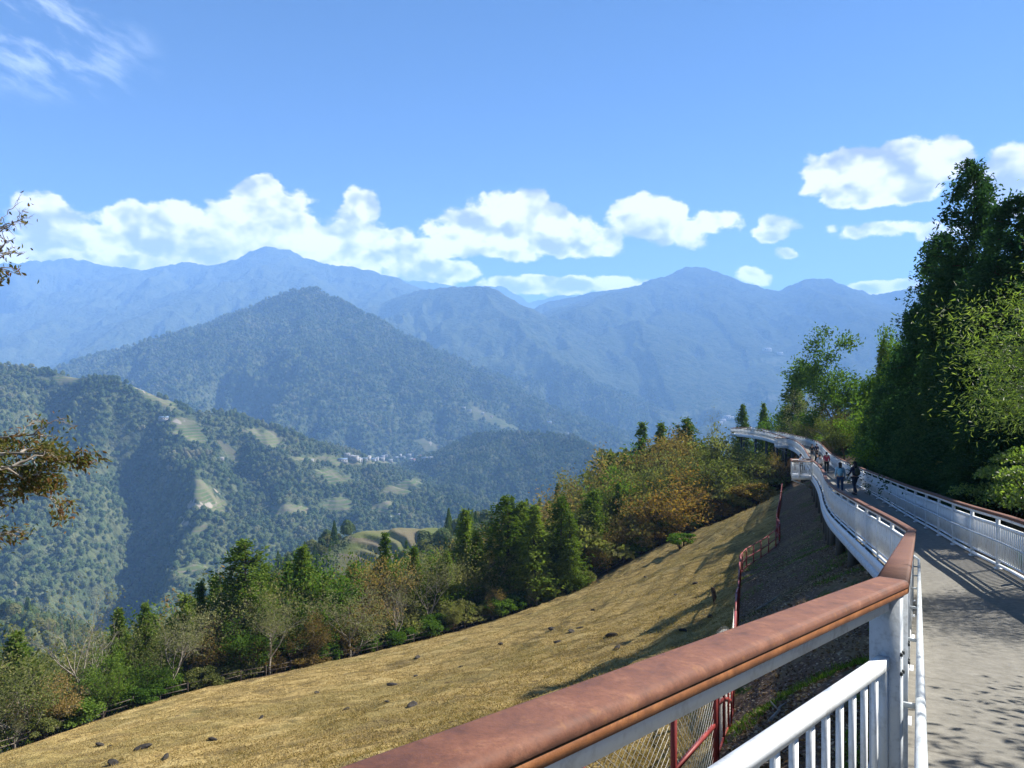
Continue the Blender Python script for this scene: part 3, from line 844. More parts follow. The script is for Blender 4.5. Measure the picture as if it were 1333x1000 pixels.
# corner posts where the near rail meets the long left rail
org = ra.location
dB = (K - J).normalized()
def corner_post(pos, d, parent, o):
    mb = MB()
    p = pos - o
    z0, z1 = p.z - RAIL_H - 0.2, p.z - 0.064
    mb.vbar(p, 0.07, 0.125, z0, z1, (d.x, d.y))
    po = mb.build('post', M_STEEL, parent)
    h = Vector((d.x, d.y, 0)).normalized()
    for dz in (-0.315, -0.40):
        for sg in (-1, 1):
            c = p + h * 0.0 + Vector((h.y, -h.x, 0)) * 0.066 + Vector((0, 0, dz)) + h * 0.018 * sg
            bl = MB(); bl.tube([c - Vector((h.y, -h.x, 0)) * 0.004, c + Vector((h.y, -h.x, 0)) * 0.006], 0.009, 6)
            bl.build('bolt', M_DARKSTEEL, po)
    return po
corner_post(J - dA * 0.115, dA, ra, org)
MB().profile([J - dA * 0.008 - org, J - dA * 0.004 - org], [(a * 1.012, b * 1.012 + 0.0006) for a, b in WOOD]).build('handrail_joint', M_DARKSTEEL, ra)
# bracket plate behind the corner post carrying the panel
mb = MB(); q = J - dA * 0.17 - org
h = Vector((dA.x, dA.y, 0)).normalized()
mb.vbar(q + Vector((0, 0, 0)), 0.035, 0.04, q.z - 1.0, q.z - 0.34, (h.x, h.y))
mb.build('panel_bracket', M_STEEL, ra)

rl = railing('long left railing of the walkway, curving downhill from the near corner', GR, [J + dB * 0.005] + [J.lerp(K, t) for t in (0.15, 0.3, 0.5, 0.7, 0.85)] + LEFT_C, 2.05, inner=1, pipe=True, pipe_range=(0, 130))
corner_post(J + dB * 0.16, dB, rl, rl.location)
# the lower handrail runs on past the corner
mb = MB()
o = rl.location
mb.tube([off(J - dB * 1.75, dB, 0.115, -0.56) - o, off(J - dB * 1.68, dB, 0.115, -0.55) - o, off(J + dB * 0.01, dB, 0.115, -0.55) - o], 0.021, 8)
mb.build('lower_handrail', M_STEEL, rl, smooth=True)
rr = railing('long right railing of the walkway, on the side of the dark cedars', GR, RIGHT, 2.1, inner=-1, pipe=True, pipe_range=(0, 130))
re_ = railing('railing round the far end platform of the walkway', GR, END, 2.5, pipe=False)

# green plate on the right railing
g = empty('signboard', P(1333, 731, 14.3))
tag(g, 'round green plate fixed to the right railing at the photo edge', 'sign')
mb = MB()
ring = [Vector((0.0, 0.0, 0.0)) + Vector((math.cos(a) * 0.13 * 0.5, math.cos(a) * 0.13 * 0.9, math.sin(a) * 0.15)) for a in [2 * math.pi * i / 20 for i in range(20)]]
nrm = Vector((-0.9, 0.45, 0)).normalized() * 0.006
mb.add([p + nrm for p in ring] + [p - nrm for p in ring], [tuple(range(20)), tuple(range(39, 19, -1))] + [(i, 20 + i, 20 + (i + 1) % 20, (i + 1) % 20) for i in range(20)])
mb.build('plate', M_GREEN, g)

# deck, edge beams, pillars
walk = empty('elevated_walkway', (0, 0, 0))
tag(walk, 'long elevated concrete walkway on dark steel pillars winding down the hill', 'walkway')
lpts = [Vector((A0.x, A0.y, A0.z)), J - dA * 3.5, J - dA * 1.6, J] + [J.lerp(K, t) for t in (0.15, 0.3, 0.5, 0.7, 0.85)] + LEFT_C[::2] + [LEFT_C[-1]]
rs = arcs(RIGHT)
def match_right(p):
    best = None
    for a, b in zip(RIGHT[:-1], RIGHT[1:]):
        d = (b - a).to_2d(); t = max(0, min(1, (p - a).to_2d().dot(d) / d.length_squared))
        q = a.lerp(b, t); dd = (q - p).to_2d().length
        if best is None or dd < best[0]: best = (dd, q)
    return best[1]
M_ = 6
dv = []; along = []; edge = []
ls = arcs(lpts)
rp = [match_right(p) for p in lpts]
for p, q, s_ in zip(lpts, rp, ls):
    h = (q - p); h.z = 0
    h = h.normalized()
    a = p - h * 0.10; b = q + h * 0.10
    for j in range(M_ + 1):
        w = a.lerp(b, j / M_)
        dv.append((w.x, w.y, (p.z if j < 1 else (q.z if j == M_ else p.z + (q.z - p.z) * j / M_)) - RAIL_H))
        along.append(s_); edge.append(abs(2 * j / M_ - 1))
nl = len(lpts)
fs = [tuple(int(x) for x in f) for f in grid_faces(nl, M_ + 1)]
fs = [f[::-1] for f in fs]
b0 = len(dv)
th = 0.16
dv += [(x, y, z - th) for (x, y, z) in dv]
fs2 = [tuple(b0 + i for i in f[::-1]) for f in fs]
side = []
for i in range(nl - 1):
    a, b = i * (M_ + 1), (i + 1) * (M_ + 1)
    side.append((a, b, b0 + b, b0 + a)); a += M_; b += M_
    side.append((b, a, b0 + a, b0 + b))
dk = mesh_obj('deck', dv, fs + fs2 + side, M_DECK, walk)
for nm, arr in (('along', along + along), ('edge', edge + edge)):
    at_ = dk.data.attributes.new(nm, 'FLOAT', 'POINT'); at_.data.foreach_set('value', np.array(arr, dtype=np.float32))
# end platform deck
ec = sum(END, Vector()) / len(END)
ev = [tuple(p + Vector((0, 0, -RAIL_H))) for p in END]; ev += [(x, y, z - th) for x, y, z in ev]
k_ = len(END)
ed = mesh_obj('deck', ev, [tuple(range(k_)), tuple(range(2 * k_ - 1, k_ - 1, -1))] + [(i, k_ + i, k_ + (i + 1) % k_, (i + 1) % k_) for i in range(k_)], M_DECK, walk)
# kerb plates and edge beams
for line, sg in (([J] + [J.lerp(K, t) for t in (0.3, 0.6)] + LEFT_C, -1), (RIGHT, 1)):
    MB().profile([off(p, (line[min(i + 1, len(line) - 1)] - line[max(i - 1, 0)]), sg * 0.115, -RAIL_H) for i, p in enumerate(line)], [(-0.012, -0.20), (0.012, -0.20), (0.012, 0.05), (-0.012, 0.05)]).build('kerb_plate', M_WHITE, walk)
    MB().tube([off(p, (line[min(i + 1, len(line) - 1)] - line[max(i - 1, 0)]), sg * 0.06, -RAIL_H - 0.31) for i, p in enumerate(line)], 0.14, 12).build('edge_beam', M_STEEL, walk, smooth=True)
MB().profile([A0 + Vector((0, 0, -RAIL_H)), J + Vector((0, 0, -RAIL_H))], [(-0.11, -0.30), (-0.086, -0.30), (-0.086, 0.05), (-0.11, 0.05)]).build('kerb_plate', M_WHITE, walk)
eb = [p + Vector((0, 0, -RAIL_H)) for p in END]
MB().profile(eb, [(-0.03, -0.45), (0.03, -0.45), (0.03, 0.04), (-0.03, 0.04)]).build('edge_beam', M_STEEL, walk)

lls = arcs(LEFT_C)
q = 3.0
side_i = 0
pill = []
while q < lls[-1]:
    p, d = at_arc(LEFT_C, lls, q)
    pill.append(off(p, d, 0.28)); 
    r_ = match_right(p); pill.append(off(r_, d, -0.28))
    q += 4.4 if q < 60 else 7.0
pill += [J + Vector((3.4, 2.6, -0.4)), ec + Vector((-1.3, 0, 0)), ec + Vector((1.6, 0.5, 0))]
for p in pill:
    g0 = ground(p.x, p.y) - 0.5
    if g0 > p.z - RAIL_H - 0.5: continue
    mb = MB(); mb.tube([(p.x, p.y, g0), (p.x, p.y, p.z - RAIL_H - 0.17)], 0.18, 12)
    mb.build('support_pillar', M_DARKSTEEL, walk, smooth=True)

def lookout(L0, L1, depth, label):
    """small bay hanging off the left side between two points of the left rail"""
    d = (L1 - L0).normalized()
    h = Vector((d.x, d.y, 0)).normalized()
    o_ = Vector((-1, 0.12, 0)).normalized() * depth
    a, b = L0 + o_, L1 + o_
    r = railing(label, GR, [L0 + o_ * 0.06, a, b, L1 + o_ * 0.06], 1.0, pipe=False)
    mb = MB()
    vs = [p + Vector((0, 0, -RAIL_H)) for p in (L0, a, b, L1)]
    vs += [p + Vector((0, 0, -0.30)) for p in vs]
    mb.add(vs, [(0, 1, 2, 3), (7, 6, 5, 4), (0, 4, 5, 1), (1, 5, 6, 2), (2, 6, 7, 3), (3, 7, 4, 0)])
    mb.build('lookout_floor', M_WHITE, walk)
    s_ = MB(); s_.tube([a + Vector((0.05, 0.2, -RAIL_H - 0.34)), L0 + Vector((0.1, 0.5, -RAIL_H - 0.95))], 0.05, 8)
    s_.build('lookout_strut', M_STEEL, walk, smooth=True)
p1_, _ = at_arc(LEFT_C, lls, lls[-1] * 0 + 47.0); p2_, _ = at_arc(LEFT_C, lls, 51.5)
lookout(p1_, p2_, 1.6, 'nearer small lookout bay jutting left from the walkway')
p1_, _ = at_arc(LEFT_C, lls, 104.0); p2_, _ = at_arc(LEFT_C, lls, 108.0)
lookout(p1_, p2_, 1.6, 'farther small lookout bay jutting left, near the walkway end')

# ------------------------------------------------------------------ red mesh fence along the path
def mesh_mat():
    m, t = new_mat('wire_mesh')
    b = t.n('ShaderNodeBsdfPrincipled', {'Base Color': (0.34, 0.33, 0.30, 1), 'Roughness': 0.5, 'Metallic': 0.3})
    finish(t, b.outputs[0])
    return m
M_WIRE = mesh_mat()
rf = empty('mesh_fence', (FENCE_R[0][0], FENCE_R[0][1], ground(*FENCE_R[0])))
tag(rf, 'red steel fence with wire mesh following the path down the slope', 'fence')
FH = 2.0
def fh(y): return 2.0 if y < 9.5 else max(1.15, 2.0 - (y - 9.5) * 0.16)
fl = catmull([(x, y, ground(x, y)) for x, y in FENCE_R], 0.7)
fs_ = arcs(fl)
sts = []
q = 0.0
while q < fs_[-1]:
    p, d = at_arc(fl, fs_, q); p = p.copy(); p.z = ground(p.x, p.y)
    sts.append(p); q += 1.55 if q < 16 else 1.15 if q > 40 else 2.0
o = rf.location
for p in sts[:95]:
    mb = MB(); mb.vbar(p - o, 0.06, 0.06, p.z - o.z - 0.2, p.z - o.z + (fh(p.y)), (1, 0)); mb.build('post', M_RED, rf)
for hh, nm in ((0.98, 'top_rail'), (0.5, 'middle_rail'), (0.07, 'bottom_rail')):
    mb = MB()
    for a, b in zip(sts[:-1], sts[1:]):
        f = fh(a.y)
        g2 = fh(b.y)
        mb.bar(a - o + Vector((0, 0, hh * f)), b - o + Vector((0, 0, hh * g2)), 0.04, 0.05)
    mb.build(nm, M_RED, rf)
mb = MB()
for a, b in zip(sts[:-1], sts[1:]):
    if a.y > 18: break
    L = (b - a).to_2d().length; n = int((L - 0.06) / 0.06)
    up = Vector((0, 0, 1)); e = (b - a) / L
    m_ = int((FH - 0.1) / 0.06)
    for k_ in range(-m_, n, 2):
        # zig-zag diagonals of the chain link, both ways
        x0 = max(k_, 0); x1 = min(k_ + m_, n)
        if x1 <= x0: continue
        for mir in (0, 1):
            za, zb = (x0 - k_) * 0.06, (x1 - k_) * 0.06
            if mir: za, zb = FH - 0.1 - za, FH - 0.1 - zb
            A = a + e * (0.03 + x0 * 0.06) + up * (0.05 + za) - o; B = a + e * (0.03 + x1 * 0.06) + up * (0.05 + zb) - o
            mb.bar(A, B, 0.0032, 0.0032)
mb.build('wire_mesh', M_WIRE, rf)

# ------------------------------------------------------------------ trees
def leaf_mat(name, stops, transl=0.35, island=0.5, objvar=0.5, gloss=0.0):
    m, t = new_mat(name)
    oi = t.n('ShaderNodeObjectInfo').outputs['Random']
    isl = t.n('ShaderNodeNewGeometry').outputs['Random Per Island']
    pos = t.n('ShaderNodeTexCoord').outputs['Object']
    n = t.noise(pos, 0.9, 3, 0.6)
    f = t.m('ADD', t.m('MULTIPLY', isl, island), t.m('ADD', t.m('MULTIPLY', oi, objvar), t.m('MULTIPLY', t.m('SUBTRACT', n, 0.5), 1.1)))
    c = t.ramp(t.m('DIVIDE', f, island + objvar), stops)
    d = t.n('ShaderNodeBsdfDiffuse', {'Color': c, 'Roughness': 0.8})
    tr = t.n('ShaderNodeBsdfTranslucent', {'Color': t.mix(1.0, c, (1.0, 1.15, 0.55), 'MULTIPLY')})
    mx = t.n('ShaderNodeMixShader', {0: transl, 1: d.outputs[0], 2: tr.outputs[0]})
    out = mx.outputs[0]
    if gloss:
        gl = t.n('ShaderNodeBsdfGlossy', {'Color': (1, 1, 1, 1), 'Roughness': 0.45})
        out = t.n('ShaderNodeMixShader', {0: gloss, 1: out, 2: gl.outputs[0]}).outputs[0]
    finish(t, out)
    return m
def bark_mat(name, a, b):
    m, t = new_mat(name)
    pos = t.n('ShaderNodeTexCoord').outputs['Object']
    n = t.noise(pos, 5, 5, 0.7)
    c = t.mix(t.maprange(n, 0.3, 0.7), a, b)
    finish(t, t.n('ShaderNodeBsdfDiffuse', {'Color': c, 'Roughness': 1.0}).outputs[0])
    return m
L_CEDAR = leaf_mat('cedar_foliage', [(0.0, (0.050, 0.092, 0.014)), (0.5, (0.125, 0.185, 0.030)), (1.0, (0.250, 0.300, 0.062))], 0.34)
L_DARKCEDAR = leaf_mat('dark_cedar_foliage', [(0.0, (0.018, 0.050, 0.028)), (0.5, (0.038, 0.088, 0.044)), (1.0, (0.080, 0.145, 0.060))], 0.3)
L_GREEN = leaf_mat('green_leaves', [(0.0, (0.040, 0.086, 0.014)), (0.5, (0.098, 0.172, 0.029)), (1.0, (0.196, 0.265, 0.057))], 0.4)
L_OLIVE = leaf_mat('olive_leaves', [(0.0, (0.081, 0.108, 0.032)), (0.5, (0.169, 0.182, 0.061)), (1.0, (0.311, 0.284, 0.121))], 0.35)
L_TAN = leaf_mat('tan_autumn_leaves', [(0.0, (0.125, 0.088, 0.035)), (0.5, (0.275, 0.188, 0.069)), (1.0, (0.425, 0.312, 0.138))], 0.35)
L_ORANGE = leaf_mat('orange_autumn_leaves', [(0.0, (0.120, 0.110, 0.035)), (0.4, (0.22, 0.165, 0.055)), (0.7, (0.36, 0.20, 0.055)), (1.0, (0.42, 0.28, 0.11))], 0.3)
L_PALE = leaf_mat('pale_sparse_leaves', [(0.0, (0.144, 0.150, 0.066)), (0.5, (0.228, 0.228, 0.108)), (1.0, (0.348, 0.336, 0.180))], 0.35)
L_WILLOW = leaf_mat('bright_narrow_leaves', [(0.0, (0.075, 0.120, 0.020)), (0.5, (0.165, 0.230, 0.040)), (1.0, (0.300, 0.360, 0.090))], 0.5, 0.9, 0.1, 0.04)
L_RUSTY = leaf_mat('rusty_mixed_leaves', [(0.0, (0.075, 0.090, 0.028)), (0.55, (0.150, 0.150, 0.050)), (0.8, (0.210, 0.135, 0.055)), (1.0, (0.24, 0.115, 0.05))], 0.4, 0.9, 0.1)
B_DARK = bark_mat('dark_bark', (0.045, 0.033, 0.024), (0.11, 0.085, 0.065))
B_PALE = bark_mat('pale_bark', (0.20, 0.17, 0.135), (0.42, 0.38, 0.32))

def leaf_mesh(name, C, Lv, Wv, mat, parent):
    """rhombic leaves, one face each, bent along the middle by using two triangles' worth of vertices"""
    C = np.asarray(C); n = len(C)
    v = np.empty((n, 4, 3))
    v[:, 0] = C - Lv; v[:, 1] = C + Wv - Lv * 0.15; v[:, 2] = C + Lv; v[:, 3] = C - Wv - Lv * 0.15
    f = np.arange(n * 4).reshape(n, 4)
    return mesh_obj(name, v.reshape(-1, 3), f, mat, parent)

def leaf_mesh_fine(name, C, Lv, Wv, mat, parent):
    """lens-shaped leaves folded along the midrib, for trees near the viewpoint"""
    C = np.asarray(C); n = len(C)
    N = np.cross(Lv, Wv); N = N / (np.linalg.norm(N, axis=1, keepdims=True) + 1e-9) * np.linalg.norm(Wv, axis=1, keepdims=True) * 0.45
    v = np.empty((n, 6, 3))
    v[:, 0] = C - Lv; v[:, 1] = C - Lv * 0.3 + Wv + N; v[:, 2] = C + Lv * 0.35 + Wv * 0.8 + N; v[:, 3] = C + Lv - N * 0.6; v[:, 4] = C + Lv * 0.35 - Wv * 0.8 + N; v[:, 5] = C - Lv * 0.3 - Wv + N
    b = np.arange(n)[:, None] * 6
    f = np.concatenate([b + [[0, 1, 2, 3]], b + [[0, 3, 4, 5]]], 0)
    return mesh_obj(name, v.reshape(-1, 3), f, mat, parent)

def unit(a):
    return a / (np.linalg.norm(a, axis=-1, keepdims=True) + 1e-9)

def spray(rs, C, D, size, aspect, jitter=0.7):
    """leaf vectors roughly along D with random roll"""
    n = len(C)
    d = unit(D + jitter * rs.normal(size=(n, 3)))
    w = unit(np.cross(d, rs.normal(size=(n, 3))))
    s = size * rs.uniform(0.65, 1.3, (n, 1))
    return d * s, w * s * aspect

def make_cedar(name, H, Rm, seed, mat, dens=1.0, base=0.1, ragged=0.25, leaf=0.30, power=0.85, gap=0.0):
    rs = np.random.RandomState(seed); rr_ = random.Random(seed)
    root = empty(name)
    tr = MB()
    lean = [(0, 0, 0), (0.1 * rr_.uniform(-1, 1), 0.1 * rr_.uniform(-1, 1), H * 0.5), (0.2 * rr_.uniform(-1, 1), 0.2 * rr_.uniform(-1, 1), H * 0.97)]
    tr.tube([(0, 0, -1.2)] + lean, [H * 0.021, H * 0.018, H * 0.011, 0.015], 7)
    br = MB()
    C = []; D = []
    nl = int(H / 0.34)
    lob = [rr_.uniform(0, 6.28) for _ in range(4)]
    for i in range(nl):
        f = i / nl
        z = H * (base + (1 - base) * f)
        nb = max(4, int((11 - 5 * f) * (1.0 if Rm < 3 else 1.4)))
        for j in range(nb):
            a = rr_.uniform(0, 6.283)
            if gap and rr_.random() < gap: continue
            R0 = Rm * ((1 - f) ** power) * (1 + ragged * math.sin(3 * a + lob[0] + f * 9) + ragged * rr_.uniform(-1, 0.6)) + 0.12
            if f < 0.15: R0 *= 0.42 + f * 3.8
            up = 0.35 - 0.75 * (1 - f) + rr_.uniform(-.1, .1)
            dr = np.array([math.cos(a), math.sin(a), up * 0.5])
            tip = dr * R0
            if R0 > 0.7 and j % 2 == 0:
                m1 = (tip[0] * 0.5, tip[1] * 0.5, z + tip[2] * 0.35)
                br.tube([(0, 0, z), m1, (tip[0] * 0.9, tip[1] * 0.9, z + tip[2] - 0.05 * R0)], [0.035, 0.022, 0.008], 3, False)
            k = max(3, int((5 + 9 * R0) * dens))
            t = rs.uniform(0.25, 1.0, k) ** 0.7
            c = np.outer(t, tip) + np.array([0, 0, z])
            c[:, 2] -= 0.12 * R0 * t * t
            c += rs.normal(size=(k, 3)) * (0.08 + 0.085 * R0)
            c = np.repeat(c, 3, 0) + rs.normal(size=(3 * k, 3)) * leaf * 0.34
            C.append(c)
            d = np.tile(np.array([math.cos(a), math.sin(a), -0.35 + 0.5 * f]), (3 * k, 1))
            D.append(d)
    C = np.concatenate(C); D = np.concatenate(D)
    L_, W_ = spray(rs, C, D, leaf * 0.5, 0.42, 0.55)
    tr.build('trunk', B_DARK, root, True)
    br.build('branches', B_DARK, root)
    leaf_mesh('crown', C, L_, W_, mat, root)
    return root, H

def make_broad(name, H, Rm, seed, mat, bark, nleaf=9, leaf=0.16, levels=4, spread=0.75, trunk=0.30, rad=None, clump=0.38, droop=0.0, lean=(0, 0), aspect=0.5, split=(3, 5), crown_lo=0.25, rootz=-1.0, fine=False):
    rs = np.random.RandomState(seed); rr_ = random.Random(seed)
    root = empty(name)
    tr = MB(); lm = MB()
    tips = []
    r0 = rad or H * 0.017
    def grow(p, d, L, r, lev):
        n = 4
        pts = [p]; q = Vector(p); dd = Vector(d)
        for i in range(n):
            dd = (dd + Vector((rr_.gauss(0, .16), rr_.gauss(0, .16), rr_.gauss(0, .10) + (0.10 if lev < 2 else 0.03) - droop * (lev / levels)))).normalized()
            q = q + dd * L / n
            pts.append(q.copy())
        seg = 7 if lev == 0 else 5 if lev == 1 else 3
        (tr if lev == 0 else lm).tube(pts, [r * (1 - 0.45 * i / n) for i in range(n + 1)] if lev < levels - 1 else [r * (1 - 0.8 * i / n) for i in range(n + 1)], seg, False)
        if lev >= levels - 1:
            for i in (2, 3, 4): tips.append((pts[i], dd.copy()))
            return
        k = rr_.randint(*split) + (1 if lev == 0 else 0)
        for i in range(k):
            t = rr_.uniform(0.35, 1.0) if i else 1.0
            x = t * n; a = min(n - 1, int(x)); b = pts[a].lerp(pts[a + 1], x - a)
            ang = rr_.uniform(0, 6.283)
            perp = Vector((math.cos(ang), math.sin(ang), rr_.uniform(-0.1, 0.35)))
            nd = (dd * (1 - spread * 0.62) + perp * spread).normalized() if i else (dd + perp * 0.25).normalized()
            grow(b, nd, L * rr_.uniform(0.58, 0.82), r * (1 - 0.45 * t) * rr_.uniform(0.5, 0.72), lev + 1)
    grow(Vector((0, 0, rootz)), Vector((lean[0], lean[1], 1)).normalized(), H * trunk - rootz, r0, 0)
    # fit to the wanted height and width
    T = np.array([tuple(a) for a, b in tips]); D = np.array([tuple(b) for a, b in tips])
    sz = H / max(0.1, np.percentile(T[:, 2], 98.5)); sr = Rm / max(0.1, np.percentile(np.hypot(T[:, 0] - T[:, 0].mean(), T[:, 1] - T[:, 1].mean()), 92))
    def fit(vs): return [(x * sr, y * sr, z * sz if z > 0 else z) for x, y, z in vs]
    def fit_tr(vs): return [(x * sr, y * sr, z * sz if z > 0 else z) for x, y, z in vs]
    tr.v = fit_tr(tr.v); lm.v = fit(lm.v)
    T = T * np.array([sr, sr, sz])
    okt = np.hypot(T[:, 0], T[:, 1]) < Rm * 1.3
    T = T[okt]; D = D[okt]
    tr.build('trunk', bark, root, True)
    lm.build('limbs', bark, root)
    if nleaf:
        k = len(T)
        C = np.repeat(T, nleaf, 0) + rs.normal(size=(k * nleaf, 3)) * clump * np.array([1, 1, 0.75])
        Dd = np.repeat(D, nleaf, 0) + np.array([0, 0, -0.5 * droop])
        L_, W_ = spray(rs, C, Dd, leaf * 0.5, aspect, 0.9)
        (leaf_mesh_fine if fine else leaf_mesh)('crown', C, L_, W_, mat, root)
    return root, H

def make_bush(name, H, Rm, seed, mat, n=3600, leaf=0.22):
    """rounded shrub made of leafy lobes on many stems"""
    rs = np.random.RandomState(seed); rr_ = random.Random(seed)
    root = empty(name)
    st = MB(); C = []; D = []
    nl = 26
    for i in range(nl):
        a = rr_.uniform(0, 6.28); r = Rm * math.sqrt(rr_.random()) * 0.8
        z = H * (0.30 + 0.52 * rr_.random() * (1 - 0.5 * (r / Rm) ** 2))
        c = np.array([math.cos(a) * r, math.sin(a) * r, z])
        R1 = Rm * rr_.uniform(0.20, 0.36)
        st.tube([(c[0] * 0.15, c[1] * 0.15, -0.6), (c[0] * 0.6, c[1] * 0.6, z * 0.55), tuple(c)], [0.045, 0.03, 0.012], 4, False)
        k = n // nl
        d = unit(rs.normal(size=(k, 3))); d[:, 2] = np.abs(d[:, 2]) * 1.0 - 0.25
        rad_ = R1 * rs.uniform(0.45, 1.08, (k, 1))
        C.append(c + d * rad_ * np.array([1, 1, H / Rm * 0.55])); D.append(d)
    C = np.concatenate(C); D = np.concatenate(D)
    L_, W_ = spray(rs, C, D, leaf * 0.5, 0.55, 0.9)
    st.build('stems', B_DARK, root)
    leaf_mesh('crown', C, L_, W_, mat, root)
    return root, H

PROTO = {}
def proto(key, fn, *a, **k):
    PROTO[key] = fn(*a, **k) + ([],)
USED = {}
def plant(key, x, y, H, rz=None, label=None, cat='tree', group=None, sx=None, z=None, tilt=0.0):
    root, h0, _ = PROTO[key]
    if key in USED: o = copy_tree(root)
    else: o = root; USED[key] = 1
    s = H / h0
    zz_ = ground(x, y) if z is None else z
    o.location = (x, y, zz_ - 0.05)
    o.scale = ((sx or s), (sx or s), s)
    o.rotation_euler = (tilt, 0, rz if rz is not None else RT.uniform(0, 6.28))
    tag(o, label, cat, group)
    return o
RT = random.Random(77)
def plant_px(key, u, vtop, Y, label=None, cat='tree', group=None, wide=1.0, rz=None, minh=1.5, **kw):
    x = (u - 666.5) / 1000 * Y
    g_0 = ground(x, Y)
    H = max(minh, (500 - vtop) / 1000 * Y - g_0)
    return plant(key, x, Y, H, rz, label, cat, group, sx=H / PROTO[key][1] * wide, **kw)

proto('cedar1', make_cedar, 'cedar_tree', 12, 2.3, 1, L_CEDAR, 0.8, leaf=0.36)
proto('cedar2', make_cedar, 'cedar_tree', 12, 1.9, 2, L_CEDAR, 0.8, 0.06, 0.3, leaf=0.36)
proto('cedar3', make_cedar, 'cedar_tree', 12, 2.7, 3, L_CEDAR, 0.75, 0.08, 0.35, leaf=0.38)
proto('cedar4', make_cedar, 'cedar_tree', 12, 2.5, 21, L_CEDAR, 0.8, 0.05, 0.5, leaf=0.34, power=0.6, gap=0.22)
proto('cedar5', make_cedar, 'cedar_tree', 12, 2.0, 22, L_CEDAR, 0.75, 0.12, 0.55, leaf=0.34, power=1.0, gap=0.18)
proto('olive2', make_broad, 'broadleaf_tree', 7, 3.0, 24, L_OLIVE, B_PALE, 3, 0.24, 5, 0.75, 0.2, clump=0.32, split=(3, 5))
proto('dark1', make_cedar, 'tall_cedar_tree', 13, 3.4, 4, L_DARKCEDAR, 2.0, 0.03, 0.28, 0.21, 0.6)
proto('dark2', make_cedar, 'tall_cedar_tree', 13, 3.2, 5, L_DARKCEDAR, 2.2, 0.03, 0.40, 0.19, 0.6, 0.05)
proto('pale1', make_broad, 'bare_tree', 8, 3.0, 6, L_PALE, B_PALE, 2, 0.17, 5, 0.7, 0.26, clump=0.25, split=(3, 5))
proto('pale2', make_broad, 'bare_tree', 9, 2.6, 7, L_PALE, B_PALE, 1, 0.12, 5, 0.62, 0.32, clump=0.25, split=(3, 5))
proto('tanbr', make_broad, 'autumn_tree', 7, 3.2, 8, L_TAN, B_PALE, 8, 0.25, 4, 0.8, 0.22, clump=0.42, split=(4, 6))
proto('orange', make_broad, 'autumn_tree', 7, 4.2, 9, L_ORANGE, B_PALE, 10, 0.26, 4, 0.85, 0.22, clump=0.40, split=(4, 6))
proto('olive1', make_broad, 'broadleaf_tree', 7, 3.2, 10, L_OLIVE, B_DARK, 12, 0.28, 4, 0.8, 0.2, clump=0.42, split=(4, 6))
proto('green1', make_broad, 'broadleaf_tree', 8, 3.3, 12, L_GREEN, B_DARK, 12, 0.28, 4, 0.8, 0.24, clump=0.42, split=(4, 6))
proto('green2', make_broad, 'broadleaf_tree', 10, 4.4, 13, L_GREEN, B_DARK, 60, 0.30, 4, 0.95, 0.42, clump=0.50, split=(3, 4))
proto('bushg', make_bush, 'leafy_shrub', 2.6, 2.0, 14, L_GREEN)
proto('bushfine', make_bush, 'leafy_shrub', 2.6, 2.0, 17, L_WILLOW, 9000, 0.10)
proto('busho', make_bush, 'leafy_shrub', 2.6, 2.2, 15, L_OLIVE)
proto('busht', make_bush, 'leafy_shrub', 2.4, 2.2, 16, L_TAN)

# ------------------------------------------------------------------ planting
# the tree belt along the lower edge of the pasture: the ones that stand out first
LAND = []
def SHORT(lb):
    w = lb.split()[:5]
    while w[-1] in ('the', 'of', 'a', 'with', 'left', 'right', 'at', 'in', 'its', 'on', 'and', 'close', 'just', 'whose', 'top', 'far', 'between', 'under', 'behind', 'beside', 'below'): w.pop()
    return ' '.join(w)
SEEN = {}
def belt_label(kind, u, Y, h):
    size = 'small' if h < 3 else 'low' if h < 5 else 'mid height' if h < 7.5 else 'tall' if h < 9.5 else 'very tall'
    best = None
    for (lu, lY, nm) in LAND:
        d = abs(lu - u) + 2.0 * abs(lY - Y)
        if best is None or d < best[0]: best = (d, lu, lY, nm)
    _, lu, lY, nm = best
    near = 'close' if abs(lu - u) < 14 else 'a little' if abs(lu - u) < 34 else 'farther'
    if abs(lu - u) < 5: rel = 'straight behind' if Y > lY else 'straight in front of'
    else: rel = near + (' behind and' if Y > lY + 4 else ' before and' if Y < lY - 4 else '') + (' left of' if u < lu else ' right of')
    out = f'{size} {kind} {rel} the {nm}'.split()
    return ' '.join(out[:16])
GC = 'cedars in the tree belt below the pasture'
